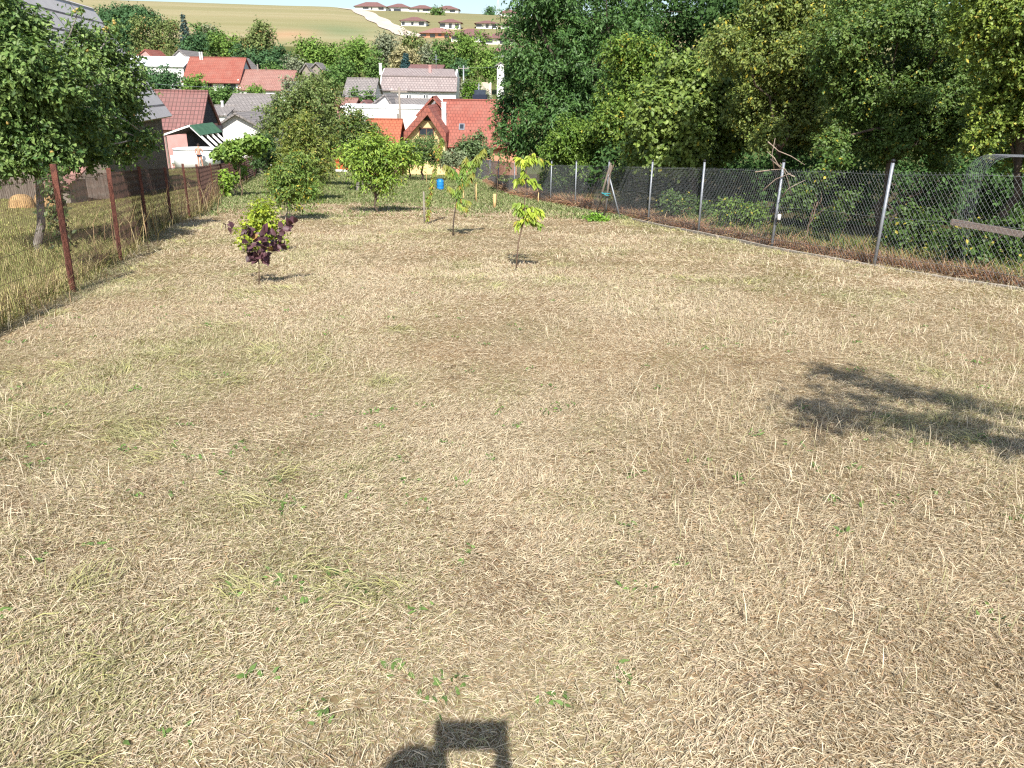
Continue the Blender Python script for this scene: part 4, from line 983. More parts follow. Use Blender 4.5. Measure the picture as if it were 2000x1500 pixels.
mb.slab((a, d + 1.35, zm + .03), (b_ - .15, d + 1.35, zm + .03), (b_ - .7, d + dp / 2, zr), (a, d + dp / 2, zr), .15)
mb.slab((b_ - .15, d + dp - 1.35, zm + .03), (a, d + dp - 1.35, zm + .03), (a, d + dp / 2 + .003, zr), (b_ - .7, d + dp / 2 + .003, zr), .15)
mb.slab((b_, d + dp + .4, ze - .25), (a, d + dp + .4, ze - .25), (a, d + dp - 1.6, zm), (b_, d + dp - 1.6, zm), .15)
rf = mb.build('roof', M['greypink'], root, B)
add_chimney(root, B, d + 3.2, 743, 125, 142, 5, 'dirtywhite', rf); add_chimney(root, B, d + 3.0, 840, 129, 142, 5, 'pinkwall', rf)
add_windows(root, B, d, ((765, 184, 769, 189, 1), (770, 184, 774, 189, 1), (794, 185, 798, 192, 1), (799, 185, 803, 192, 1), (815, 185, 818, 187, 1), (827, 185, 831, 192, 1), (832, 185, 836, 192, 1)))
# antenna
an = thing('roof_antenna', 'thin tv antenna mast on the ridge of the big white house', 'antenna', (P(852, 135, d + 4.4)[0], d + 4.4, zr - .05)); mb = MB(); mb.tube([(0, 0, 0), (0, 0, 1.9)], .04, 5); mb.tube([(-.45, 0, 1.25), (.45, 0, 1.25)], .03, 5); mb.tube([(-.25, 0, 1.6), (.25, 0, 1.6)], .02, 5); mb.build('mast', M['galv'], an)
# lower wing on its right
house_y('lean_to', 'small grey roofed annex against the right end of the big white house', 'outbuilding', 120, 860, 908, 884, 158, 188, 6, 'white', 'grey', ov=.2)
# --- grey barn and small red house left of it
house_x('grey_barn', 'steep grey roofed barn left of the big white house', 'barn', 100, 672, 728, 153, 187, 7, 'dirtywhite', 'grey', ov=.3)
house_y('small_red_roofed_house', 'small white house with pointed dark red roof behind the long white building', 'house', 88, 696, 724, 712, 197, 210, 6, 'white', 'darkred', ov=.3)
house_x('red_shed', 'little shed with faded red roof half hidden by the old olive tree', 'shed', 90, 655, 690, 192, 204, 4, 'pinkwall', 'pinkroof')
house_x('garden_wall', 'dark brown roof strip of a house behind the big white house', 'house', 128, 800, 862, 127, 133, 6, 'dirtywhite', 'brownroof')

# --- row of houses on the left across the valley
house_x('white_row_house', 'white house with pale sheet metal roof, left of the red roof', 'house', 130, 240, 357, 111, 127, 8, 'white', 'sheet', ov=.3)
root, B, q = house_x('red_roof_house', 'white house with bright red tiled roof and covered balcony, next to the white sheet roof', 'house', 128, 359, 466, 112, 156, 8, 'white', 'red', wins=((403, 162, 416, 175, 2),), chims=((394, 103, 114, 2.2, 'white', -.4), (390, 103, 114, 2.2, 'white', -.4)), ov=.5, frame='brownframe')
a, b_ = P(437, 163, 128), P(462, 179, 128)
f = MB().box(a[0], 127.93, b_[2], b_[0], 127.96, a[2]).build('balcony', M['glass'], root, B)
m_ = P(437, 172, 128)[2]; mb = MB(); mb.box(a[0] - .1, 127.2, b_[2] - .15, b_[0] + .1, 127.9, b_[2]).box(a[0], 127.2, m_ - .08, b_[0], 127.27, m_)
for k in range(7): x = a[0] + (b_[0] - a[0]) * k / 6; mb.box(x - .03, 127.21, b_[2], x + .03, 127.26, m_ - .08)
mb.build('railing', M['galv'], f, B)
house_x('faded_roof_house', 'long low white house with faded pinkish red roof right of the bright red roof', 'house', 127, 467, 566, 137, 173, 8, 'white', 'pinkroof', chims=((503, 127, 140, 2.2, 'oldwood', 0.), (520, 133, 140, 2.5, 'brick', 0.)), ov=.35)
house_y('grey_gable_house', 'grey roof gable poking up behind the bright red roof', 'house', 138, 440, 479, 455, 112, 136, 8, 'dirtywhite', 'grey', ov=.2)
house_y('grey_gable_house', 'grey roof corner rising behind the white sheet roof', 'house', 142, 332, 372, 350, 98, 116, 8, 'dirtywhite', 'grey', ov=.2)
house_y('red_peak_house', 'small red hipped roof peak rising behind the white sheet roof', 'house', 145, 262, 302, 284, 97, 114, 6, 'pinkwall', 'red', ov=.2)
house_y('wooden_shed', 'small grey wooden shed with pointed roof among the trees', 'shed', 125, 590, 606, 598, 124, 136, 4, 'oldwood', 'grey', ov=.3)
house_y('wooden_shed', 'second grey shed roof half hidden by a bush right of the pointed one', 'shed', 126, 606, 628, 617, 123, 134, 4, 'oldwood', 'grey', ov=.3)
# --- grey roofs and white gable
root, B, q = house_x('grey_cottage', 'long low white cottage with grey roof behind the white gable', 'house', 84, 405, 440, 206, 223, 6, 'white', 'grey', ov=.25)
house_x('grey_farmhouse', 'tall grey mottled roof of a farmhouse behind the white gable', 'house', 86, 437, 520, 184, 214, 8, 'dirtywhite', 'grey', chims=((434, 199, 216, 4, 'white', -3.4),), ov=.3)
house_y('white_gable_barn', 'white gabled barn with grey roof beside the grapevine', 'barn', 76, 412, 528, 462, 222, 256, 9, 'white', 'grey', ov=.5)

# --- dark red roofed house behind the terrace
root, B, q = house_x('dark_red_house', 'house with steep dark red tiled roof and pink wall behind the terrace roof', 'house', 68, 285, 389, 177, 243, 4.4, 'pinkwall', 'darkred', ov=.35)
X1 = q[1]; ym = 70.2
MB().prism([(X1 + .02, 68.2, q[3]), (X1 + .02, ym, q[4] - .35), (X1 + .02, 72.2, q[3])][::-1], (.03, 0, 0)).build('gable_shade', M['shadefill'], root, B)  # thin dark sheet that paints the shade on the right gable end
# --- terrace roof
d = 60.0
xa, xl_, xr_ = P(372, 244, d)[0], P(317, 263, d)[0], P(428, 296, d)[0]
za, zl, zr2 = P(372, 244, d)[2], P(317, 263, d)[2], P(428, 296, d)[2]
zg = P(370, 292, d)[2] - 1.0; dp = 4.4
B = np.array([xa, d, zg]); root = thing('terrace_canopy', 'open garden terrace roof with white rafters and green felt strip beside the pool', 'pergola', B)
mb = MB(); mb.slab((xa, d, za), (xl_, d, zl), (xl_, d + dp, zl), (xa, d + dp, za), .12); mb.build('left_roof', M['shadefill'], root, B)  # slope coloured near black for the shade seen from below
k = .38; xg, zg2 = xa + (xr_ - xa) * k, za + (zr2 - za) * k
MB().slab((xa + .003, d + dp, za + .01), (xg, d + dp, zg2 + .01), (xg, d - .1, zg2 + .01), (xa + .003, d - .1, za + .01), .05).build('green_strip', M['green'], root, B)
for i in range(5):
    y = d + dp * i / 4.0 + .02
    MB().slab((xa, y + .1, za - .04), (xr_, y + .1, zr2 - .04), (xr_, y, zr2 - .04), (xa, y, za - .04), .16).build('rafter', M['white'], root, B)
MB().slab((xl_, d - .03, zl - .1), (xa, d - .03, za - .1), (xa, d - .03, za + .03), (xl_, d - .03, zl + .03), .06).build('fascia', M['white'], root, B)
for x, z in ((xl_ + .15, zl), (xg, zg2), (xg, zg2)):
    MB().box(x - .06, d + (.1 if z != zg2 else dp - .3), zg - .6, x + .06, d + (.22 if z != zg2 else dp - .18), z - .12).build('post', M['plank'], root, B)
mb = MB(); mb.box(xl_, d + dp, zg - .6, xr_ - 1.2, d + dp + .15, zl + .5); mb.build('back_wall', M['shadefill'], root, B)  # dark backdrop: the shade under the terrace is put into its colour
mb = MB(); mb.box(xl_ - .3, d - .2, zg - .8, xr_, d + dp, zg - .55); mb.build('floor_slab', M['concrete'], root, B)
# garden furniture and pots under it
def chair(px, lab, rz):
    x = ray(px, 285)[0] * (d + 1.2); o = thing('garden_chair', lab, 'chair', (x, d + 1.2, zg - .55)); o.rotation_euler[2] = rz
    MB().box(-.25, -.25, .42, .25, .25, .47).build('seat', M['frame'], o); MB().slab((-.25, .25, .475), (.25, .25, .475), (.25, .36, 1.0), (-.25, .36, 1.0), .04).build('backrest', M['frame'], o)
    for sx in (-.22, .22):
        for sy in (-.22, .22): MB().box(sx - .02, sy - .02, 0, sx + .02, sy + .02, .418).build('leg', M['frame'], o)
chair(337, 'white garden chair in the shade at the left of the terrace', .4); chair(357, 'white garden chair in the shade at the middle of the terrace', -.5)
for px, lab in ((346, 'potted shrub standing behind the pool rim, left of two'), (371, 'potted shrub standing behind the pool rim, nearer the person')):
    y = d - .6; x = ray(px, 285)[0] * y; o = thing('potted_plant', lab, 'potted plant', (x, y, zg - .7)); MB().lathe([(.14, 0), (.2, .35), (.17, .35), (.16, .3)], (0, 0, 0), 12).build('pot', M['pinkwall'], o)
    rr = np.random.default_rng(px); V, F, C = crown_leaves(rr, np.array([(0, 0, .7, .35), (0, 0, 1.0, .25)]), 300, .14, .05, *MID, spray=5); put('foliage', np_mesh('foliage', V, F, M['leaf'], C), o)
# --- pool
yp = 55.0; xc = P(372, 300, yp)[0]; zt = P(372, 293, yp)[2]; rP = (P(410, 300, yp)[0] - P(324, 300, yp)[0]) / 2
o = thing('garden_pool', 'round white walled above ground pool beside the terrace roof', 'pool', (P(367, 300, yp)[0], yp + rP, zt - 1.3))
mb = MB(); mb.lathe([(rP, 0), (rP, 1.25), (rP - .05, 1.25), (rP - .05, .1)], (0, 0, 0), 48); mb.build('pool_wall', M['poolwall'], o)
mb = MB(); mb.lathe([(rP - .07, 1.262), (rP + .05, 1.262), (rP + .05, 1.31), (rP - .07, 1.31), (rP - .07, 1.27)], (0, 0, 0), 48); mb.build('rim', M['frame'], o)
mb = MB(); mb.lathe([(rP - .06, 1.0), (rP - .06, 1.08), (.01, 1.09)], (0, 0, 0), 40); mb.build('water', M['water'], o)

# --- grey barn behind the apple tree
A = P(337, 226, 41.0); v = np.array([.2, -.98, 0]); w_ = np.array([-.98, -.2, 0]); Lb_ = 11.0
Bp = None
hw = 2.95; rise = P(146, 14, 40.4)[2] - A[2]
zgb = gz(A[0], A[1]) - .8; Bb = np.array([A[0], A[1], zgb])
root = thing('shingled_barn', 'large barn with steep grey shingle roof behind the apple tree', 'barn', Bb)
A0 = A; A1 = A + v * Lb_; R0_ = A + w_ * hw + (0, 0, rise); R1 = R0_ + v * Lb_; C0 = A + w_ * 2 * hw; C1 = C0 + v * Lb_
mb = MB(); mb.slab(A1, A0, R0_, R1, .12); mb.slab(C0, C1, R1 + w_ * .004, R0_ + w_ * .004, .12); mb.build('roof', M['shingle'], root, Bb)
ins = .45; sl2 = rise / hw
a0 = A0 + w_ * ins + v * ins; a1 = A1 + w_ * ins - v * ins; c0 = C0 - w_ * ins + v * ins; c1 = C1 - w_ * ins - v * ins
zt_ = A[2] + ins * sl2 - .2; f3 = lambda p, z: (p[0], p[1], z); zm_ = zgb + .9
mb = MB(); mb.prism([f3(a1, zm_), f3(a0, zm_), f3(c0, zm_), f3(c1, zm_)][::-1], (0, 0, zt_ - zm_))
for p, q_ in ((a0, c0), (a1, c1)):
    mid = (p + q_) / 2; mb.prism([f3(p, zt_ + .002), f3(mid, zt_ + (hw - ins) * sl2), f3(q_, zt_ + .002)], v * (.15 if p is a0 else -.15))
mb.build('wall', M['woodwall'], root, Bb)
mb = MB(); e_ = .06; mb.prism([f3(a1 - w_ * e_, zgb - .5), f3(a0 - w_ * e_, zgb - .5), f3(c0 + w_ * e_, zgb - .5), f3(c1 + w_ * e_, zgb - .5)][::-1], (0, 0, zm_ - .003 - zgb + .5)); mb.build('plinth', M['brick'], root, Bb)

# --- small things in the neighbour's garden
for px, pb, wpx, lab in ((44, 402, 50, 'rounded straw heap seen through the rusty netting, left of the first post'), (92, 398, 50, 'rounded straw heap partly behind the first rusty post')):
    g = G(px, pb + 4); r_ = wpx / 2 / FPX * g[1] * .95; o = tag(None or thing('straw_heap', lab, 'straw heap', g, 'straw heaps'), None)
    rr = np.random.default_rng(px); th_ = np.linspace(0, 2 * math.pi, 28, endpoint=False); V = []; K = 9
    for k in range(K + 1):
        f_ = k / K
        for a_ in th_: rad_ = r_ * math.cos(f_ * math.pi / 2) ** .7 * (1 + .05 * rr.normal()); V.append((rad_ * math.cos(a_), rad_ * math.sin(a_), r_ * 1.35 * math.sin(f_ * math.pi / 2) - .1))
    F = [(k * 28 + j, k * 28 + (j + 1) % 28, (k + 1) * 28 + (j + 1) % 28, (k + 1) * 28 + j) for k in range(K) for j in range(28)]
    put('heap', np_mesh('heap', np.array(V), np.array(F), M['straw'], smooth=True), o)
g = np.array([0, 27.5, 0]); g[2] = gz(ray(100, 380)[0] * 27.5, 27.5); x0, x1 = P(72, 360, g[1])[0], P(126, 360, g[1])[0]; zt = P(100, 338, g[1])[2]; B = np.array([(x0 + x1) / 2, g[1], g[2]])
o = thing('red_roof_hutch', 'low hutch with pink red roof seen under the apple tree through the netting', 'hutch', B)
MB().box(x0, g[1] + .2, g[2] - .3, x1, g[1] + 1.4, zt - .35).build('body', M['oldwood'], o, B)
MB().slab((x0 - .1, g[1], zt - .45), (x1 + .1, g[1], zt - .45), (x1 + .1, g[1] + 1.6, zt + .1), (x0 - .1, g[1] + 1.6, zt + .1), .06).build('roof', M['pinkroof'], o, B)
MB().tube([(x0 + .1, g[1] - .02, g[2]), (x1 - .3, g[1] - .02, zt - .4)], .05, 6).build('prop', M['woodwall'], o, B)
g = G(155, 381); s_ = g[1] / FPX * .95; o = thing('white_bench', 'small white garden bench on the neighbouring grass left of the barn', 'bench', g)
MB().box(-14 * s_, -.2, 7 * s_, 14 * s_, .2, 9 * s_).build('seat', M['frame'], o)
for sx in (-11, 0, 11): MB().box((sx - 1) * s_, -.15, -.05, (sx + 1) * s_, .15, 7 * s_).build('leg', M['frame'], o)
MB().box(-14 * s_, .2, 12 * s_, 14 * s_, .26, 15 * s_).build('backrest', M['frame'], o)

# --- blue barrel, orange crate
g = G(860, 371); s_ = g[1] / FPX * .95; r_ = 7.2 * s_; h_ = 21 * s_
o = thing('blue_barrel', 'blue plastic barrel standing on the green grass behind the slender tree', 'barrel', g)
MB().lathe([(r_ * .9, 0), (r_, .06), (r_, h_ * .30), (r_ * .95, h_ * .33), (r_, h_ * .37), (r_, h_ * .62), (r_ * .95, h_ * .66), (r_, h_ * .70), (r_ * .97, h_ * .84), (r_ * .72, h_ * .93), (r_ * .7, h_ * .95)], (0, 0, 0), 22).build('body', M['blue'], o)
MB().lathe([(r_ * .76, h_ * .953), (r_ * .76, h_), (r_ * .7, h_ * 1.02)], (0, 0, 0), 20).build('lid', M['blue'], o)
for s2 in (-1, 1): MB().tube([(s2 * r_ * .9, -.02, h_ * .84), (s2 * r_ * 1.12, -.02, h_ * .88), (s2 * r_ * .9, -.02, h_ * .94)], .018, 6).build('handle', M['blue'], o)
g = G(673, 336); s_ = g[1] / FPX * .95; o = thing('orange_crate', 'orange red painted wooden box hive on a white base under the trees', 'beehive', g)
MB().box(-17 * s_, 0, 4.2 * s_, 17 * s_, 26 * s_, 21 * s_).build('body', M['orangepaint'], o); MB().box(-17.5 * s_, -.03, 0, 17.5 * s_, 26.5 * s_, 4 * s_).build('base', M['frame'], o); MB().box(-18.5 * s_, -.1, 21.2 * s_, 18.5 * s_, 27 * s_, 22.6 * s_).build('lid', M['orangepaint'], o)
# weathered paling fence under the vine
s = np.linspace(0, 1, 17); fa, fb = G(474, 350 + 8), G(520, 334); o = thing('paling_fence', 'weathered grey paling fence under the far end of the grapevine', 'fence', fa)
rr = np.random.default_rng(3)
for k in s:
    p = fa + (fb - fa) * k - fa; p[2] = gz(p[0] + fa[0], p[1] + fa[1]) - fa[2]; h_ = rr.uniform(1.25, 1.5)
    MB().box(p[0] - .07, p[1] - .02 + rr.uniform(-.02, .02), p[2] - .1, p[0] + .07, p[1] + .015, p[2] + h_).build('pale', M['oldwood'], o)
e0 = np.array([0, .08, .9]); e1 = fb - fa + e0; e1[2] = gz(fb[0], fb[1]) - fa[2] + .9
MB().tube([e0, e1], .04, 5).build('rail', M['oldwood'], o)
# loose sticks leaning at the end of the vine
g = G(462, 380); o = thing('stick_pile', 'pale loose sticks leaning on the fence under the grapevine', 'sticks', g)
for k in range(6): MB().tube([(rr.uniform(-.2, .8), rr.uniform(-.3, .3), -.02), (rr.uniform(-.9, .0), rr.uniform(0, .5), rr.uniform(.5, .95))], .016, 5).build('stick', M['deadwood'], o)

# --- tied brace poles at the right fence
g = G(1180, 424); y = g[1]; o = thing('brace_poles', 'dark and grey poles leaning together and tied with teal cord at the fence', 'poles', g)
for nm, a, b_, r_, mt in (('pole', (1164, 418), (1193, 318), .028, 'woodwall'), ('pole', (1179, 426), (1194, 322), .030, 'woodwall'), ('pole', (1213, 434), (1190, 345), .024, 'galv'), ('pole', (1184, 410), (1190, 340), .02, 'galv'), ('twig', (1190, 345), (1202, 314), .010, 'twig')):
    MB().tube([P(*a, y) - g, P(*b_, y + .05) - g], r_, 7).build(nm, M[mt], o)
c_ = P(1182, 378, y) - g; MB().tube([c_ + (-.10, -.05, 0), c_ + (0, -.09, .015), c_ + (.14, -.05, .0), c_ + (.05, .05, -.02), c_ + (-.10, -.04, .02), c_ + (.02, -.09, -.04), c_ + (.10, -.05, -.05)], .016, 6).build('cord', M['teal'], o)
# white tag, dead twigs, plank, rolled netting
x, y = RPOST[4]; a = P(1521, 430, y - .12); o = thing('white_cup', 'small white plastic cup hanging on the second grey post from the near end', 'cup', a)
MB().lathe([(.02, 0), (.032, .012), (.036, .09), (.03, .105), (.03, .095)], (0, 0, 0), 12).build('cup', M['frame'], o); MB().tube([(0, 0, .1), (-.03, .05, .17), (-.08, .1, .12)], .004, 5).build('hanger', M['wire'], o)
y -= .1; g = P(1530, 330, y); o = thing('dead_branch', 'bare pale dead branch lying over the wire at the second grey post', 'branch', g)
for k, pts in enumerate([[(1500, 277), (1520, 295), (1545, 305), (1572, 322)], [(1512, 330), (1508, 300), (1514, 270)], [(1522, 326), (1512, 308), (1498, 296)], [(1475, 336), (1505, 332), (1530, 330)], [(1545, 380), (1538, 350), (1530, 330), (1516, 318)], [(1528, 385), (1540, 368), (1572, 352)], [(1552, 345), (1540, 340), (1524, 318)], [(1490, 372), (1515, 350), (1545, 338)], [(1505, 310), (1518, 322), (1526, 330)]]):
    ln = np.array([P(p[0], p[1], y + .12 * math.sin(k * 2 + i)) for i, p in enumerate(pts)]) - g; MB().tube(ln, np.linspace(.012, .005, len(ln)), 5).build('twig', M['deadwood'], o)
ya_, yb_ = 11.5, 10.7; a, b_ = P(1858, 433, ya_), P(1998, 458, yb_); g = (a + b_) / 2; o = thing('grey_plank', 'long weathered grey plank slanting against the wire near the rolled netting', 'plank', g)
d_ = nrm(b_ - a); n_ = np.array([0, 0, 1.0]); s_ = nrm(np.cross(d_, n_)) * .022; n_ = np.cross(s_, d_); n_ = nrm(n_) * .042
mb = MB(); mb.prism([a - g - s_ - n_, a - g + s_ - n_, a - g + s_ + n_, a - g - s_ + n_], b_ - a); mb.build('board', M['plank'], o)
# tunnel of spare netting behind the fence
yr_ = 11.6; c0 = P(1975, 432, yr_); g = np.array([c0[0], yr_, gz(c0[0], yr_)]); W2 = (P(2050, 350, yr_)[0] - P(1898, 350, yr_)[0]) / 2; H2 = P(1950, 306, yr_)[2] - g[2]
o = thing('rolled_netting', 'arched roll of spare grey wire netting standing behind the fence below the yellow green tree', 'wire netting', g)
def arch(u): # u 0..1 round the arch
    L_ = H2 - .35; tot = 2 * L_ + math.pi * .35 + (2 * W2 - .7); s = u * tot
    x = np.where(s < L_, -W2, np.where(s > tot - L_, W2, 0)); z = np.where(s < L_, s, np.where(s > tot - L_, tot - s, 0))
    q = math.pi * .35 / 2; s1 = s - L_; a1 = np.clip(s1 / .35, 0, math.pi / 2); m1 = (s1 >= 0) & (s1 < q)
    x = np.where(m1, -W2 + .35 - .35 * np.cos(a1), x); z = np.where(m1, L_ + .35 * np.sin(a1), z)
    s2 = s1 - q; m2 = (s2 >= 0) & (s2 < 2 * W2 - .7); x = np.where(m2, -W2 + .35 + s2, x); z = np.where(m2, H2, z)
    s3 = s2 - (2 * W2 - .7); a3 = np.clip(s3 / .35, 0, math.pi / 2); m3 = (s3 >= 0) & (s3 < q)
    x = np.where(m3, W2 - .35 + .35 * np.sin(a3), x); z = np.where(m3, L_ + .35 * np.cos(a3), z)
    return x, z
lst = []
for sg in (1, -1):
    u0 = np.linspace(-.25, 1, 60); q = np.linspace(0, 1, 13)[None]
    u = u0[:, None] + (q if sg > 0 else 1 - q) * .2; ok = (u.min(1) >= 0) & (u.max(1) <= 1); u = u[ok]
    x, z = arch(u); yy = np.broadcast_to(q * .5, u.shape); lst.append(wires(np.stack([x, yy, z], -1), .0015))
u = np.linspace(0, 1, 60)[None].repeat(4, 0); x, z = arch(u); lst.append(wires(np.stack([x, np.broadcast_to(np.linspace(0, .5, 4)[:, None], u.shape), z], -1), .0018))
V, F = cat_w(lst); put('netting', np_mesh('netting', V, F, M['netting']), o)

# --- poles and wires in the village
def pole(px, pt, pb, d, lab, arm=True, mt='oldwood', r=.13):
    a = P(px, pt, d); g = np.array([a[0], d, gz(a[0], d)]); h = a[2] - g[2]; o = thing('utility_pole', lab, 'utility pole', g)
    MB().tube([(0, 0, -.2), (.02, 0, h)], [r, r * .75], 8).build('pole', M[mt], o)
    if arm: MB().box(-.75, -.06, h - .45, .75, .06, h - .33).build('crossarm', M['oldwood'], o); 
    for k in (-.65, 0, .65) if arm else (): MB().tube([(k, 0, h - .33), (k, 0, h - .12)], .04, 6).build('insulator', M['dirtywhite'], o)
    return a
pa = pole(779, 170, 280, 74, 'tall grey wooden utility pole in front of the big white house')
MB_ = pole(776.5, 222, 280, 74.4, 'shorter dark post standing against the tall grey utility pole', False, 'woodwall', .09)
pole(905, 128, 160, 118, 'thin utility pole right of the big white house', True, 'galv')
pole(935, 163, 198, 112, 'grey pole beside the clipped green hedge', False, 'galv', .1); pole(957, 160, 186, 115, 'pale pole behind the branch tips of the dark drooping tree', False, 'dirtywhite', .1)
def cable(name, lab, a, b_, sag, r=.014):
    t_ = np.linspace(0, 1, 24); a, b_ = np.asarray(a), np.asarray(b_); p = a + (b_ - a) * t_[:, None]; p[:, 2] -= sag * 4 * t_ * (1 - t_); c = (a + b_) / 2; c[2] -= sag
    tag(MB().tube(p, r, 5).build(name, M['wire'], None, a), lab, 'cable').location = a
cable('power_cable', 'overhead cable running left from the tall grey utility pole', pa + (-.65, 0, -.12), P(560, 176, 78), .25)
cable('power_cable', 'second cable just below the first, left of the tall grey utility pole', pa + (-.3, .0, -.5), P(560, 182, 78), .3)
cable('power_cable', 'overhead cable from the tall grey utility pole to the right end of the white house', pa + (.65, 0, -.12), P(868, 184, 104), .3)
cable('power_cable', 'cable crossing in front of the dark bush under the white sheet roof', P(250, 158, 78), P(412, 170, 84), .1)
cable('power_cable', 'cable to the grey pole beside the clipped hedge', P(905, 187, 108), P(936, 190, 112), .05)
cable('power_cable', 'faint cable between the thin pole and the trees at its right', P(905, 131, 118), P(985, 128, 125), .2)

# --- bungalows on the far hill
def bungalow(px0, px1, yt, ye, yb, lab, roof='brownroof', wall='white', wins=(), seed=0, group='brown roofed bungalows on the far hill'):
    g = G((px0 + px1) / 2, yb); d = g[1]
    X0, X1 = P(px0, ye, d)[0], P(px1, ye, d)[0]; dep_ = min(11.0, (X1 - X0) * .8); ze = P((px0 + px1) / 2, ye, d)[2]; zr = P((px0 + px1) / 2, yt, d + dep_ / 2)[2]; zb = g[2] - 1.0
    zr = min(zr, ze + 3.6)
    B = np.array([(X0 + X1) / 2, d + dep_ / 2, zb]); root = thing('bungalow', lab, 'house', B, group)
    MB().box(X0 + .8, d, zb, X1 - .8, d + dep_, ze).build('wall', M[wall], root, B)
    mb = MB(); o = .0; rl = max(.3, ((X1 - X0) - dep_) / 2 * .9); xm = (X0 + X1) / 2; ym = d + dep_ / 2; y0, y1 = d - .9, d + dep_ + .9; e = ze + .02
    a, b_, c_, dd = (X0, y0, e), (X1, y0, e), (X1, y1, e), (X0, y1, e); r0_, r1_ = (xm - rl, ym, zr), (xm + rl, ym, zr)
    mb.add([a, b_, c_, dd, r0_, r1_], [(0, 1, 5, 4), (1, 2, 5), (2, 3, 4, 5), (3, 0, 4), (3, 2, 1, 0)]); mb.build('roof', M[roof], root, B)
    w_ = X1 - X0
    for f0, f1, h0, h1 in wins:
        hh = ze - (g[2] + .1); MB().box(X0 + w_ * f0, d - .06, g[2] + .1 + hh * h0, X0 + w_ * f1, d + .02, g[2] + .1 + hh * h1).build('window', M['glass'], root, B)
    return root
W1 = ((.1, .2, .15, .8), (.42, .5, .1, .8), (.68, .86, .1, .85)); W2_ = ((.08, .3, .3, .85), (.45, .57, .1, .85), (.7, .86, .1, .85)); W3 = ((.2, .34, .3, .85), (.6, .82, .1, .85))
bungalow(690, 756, 4, 13, 20, 'leftmost bungalow on the hill crest beside the top of the dirt road', wins=((.28, .45, .3, .85), (.52, .56, .1, .8), (.74, .9, .1, .85)))
bungalow(754, 802, 7, 14, 21, 'bungalow on the crest, second from the top of the dirt road', wins=((.1, .2, .2, .8), (.3, .6, .2, .85)))
bungalow(796, 850, 10, 17, 24, 'bungalow on the crest with a hedge in front, third from the dirt road', wins=((.35, .42, .1, .8), (.55, .8, .3, .9)))
bungalow(848, 898, 11, 18, 25, 'bungalow with peaked roof at the right end of the crest row', wins=W3)
bungalow(976, 1010, 18, 25, 32, 'lone bungalow on the crest beside the mast', wins=((.4, .55, .1, .8), (.7, .85, .1, .8)))
bungalow(779, 836, 33, 41, 51, 'bungalow in the middle row nearest the dirt road', wins=W1)
bungalow(855, 903, 37, 44, 57, 'bungalow in the middle row above the orange roof', wins=W2_)
bungalow(926, 976, 40, 46, 56, 'bungalow in the middle row right of a bare earth bank', wins=W2_)
bungalow(974, 1012, 43, 48, 57, 'bungalow of the middle row partly behind the dark drooping tree', wins=W3)
bungalow(817, 892, 54, 65, 74, 'bungalow with pale orange roof and red walls at the foot of the dirt road', 'pinkroof', 'salmon', wins=((.06, .2, .2, .8), (.3, .44, .0, .85), (.52, .6, .3, .85), (.68, .8, .0, .85)))
bungalow(876, 962, 56, 70, 82, 'wide brown roofed bungalow behind the tree tops', wins=W2_)
bungalow(940, 1012, 64, 75, 87, 'wide brown roofed bungalow with dark double window, lowest of the hill', wins=((.05, .3, .2, .9), (.5, .68, .05, .9)))
bungalow(955, 1015, 90, 102, 112, 'brown roof half hidden by the tall trees below the hill houses', wins=W3)
g = G(972, 33); h_ = P(972, -4, g[1])[2] - g[2]; o = thing('lattice_mast', 'tall thin pale lattice mast on the hill crest', 'mast', g)
mb = MB(); 
for a_ in range(3): mb.tube([(1.0 * math.cos(a_ * 2.09), 1.0 * math.sin(a_ * 2.09), 0), (.3 * math.cos(a_ * 2.09), .3 * math.sin(a_ * 2.09), h_)], .09, 4)
for k in range(10): z_ = h_ * k / 10; r_ = 1 - .7 * k / 10; mb.tube([(r_, 0, z_), (-r_ * .5, r_ * .866, z_ + h_ / 20), (-r_ * .5, -r_ * .866, z_ + h_ / 10), (r_, 0, z_ + h_ / 10)], .05, 4)
mb.build('lattice', M['dirtywhite'], o)
house_y('white_block', 'tall narrow white house wall showing left of the dark drooping tree', 'house', 112, 971, 984, 978, 122, 127, 8, 'white', 'grey', ov=.1)
# cars and yard between the trees
for px, py, lab, mt in ((938, 184, 'dark blue car parked by the grey pole', 'cloth'), (939, 195, 'second dark car parked nearer the red roof', 'black')):
    y = 104.0; a = P(px, py, y); o = thing('parked_car', lab, 'car', a + (0, 0, -.9))
    MB().prism([(-.85, -2.0, .3), (.85, -2.0, .3), (.85, -2.0, .85), (-.85, -2.0, .85)], (0, 4.0, 0)).build('body', M[mt], o)
    c = MB().prism([(-.7, -1.1, .853), (-.7, -.6, 1.4), (-.7, 1.0, 1.42), (-.7, 1.7, .853)][::-1], (1.4, 0, 0)).build('cabin', M['glass'], o)
    for sx in (-.8, .62):
        for sy in (-1.3, 1.3): MB().add([(sx + .18 * k, sy + .3 * math.cos(t_ / 12 * 6.283), .3 + .3 * math.sin(t_ / 12 * 6.283)) for k in (0, 1) for t_ in range(12)], [tuple(range(12)), tuple(range(23, 11, -1))] + [(i, (i + 1) % 12, 12 + (i + 1) % 12, 12 + i) for i in range(12)]).build('wheel', M['black'], o)
y = 122.0; a = P(912, 160, y); b_ = P(960, 158, y); o = thing('yard_wall', 'low tan retaining wall among the trees right of the big white house', 'wall', (a + b_) / 2 - (0, 0, 1.5)); c = (a + b_) / 2 - (0, 0, 1.5)
MB().box(a[0], y, c[2] - 2, b_[0], y + .3, a[2]).build('wall', M['road'], o, c)

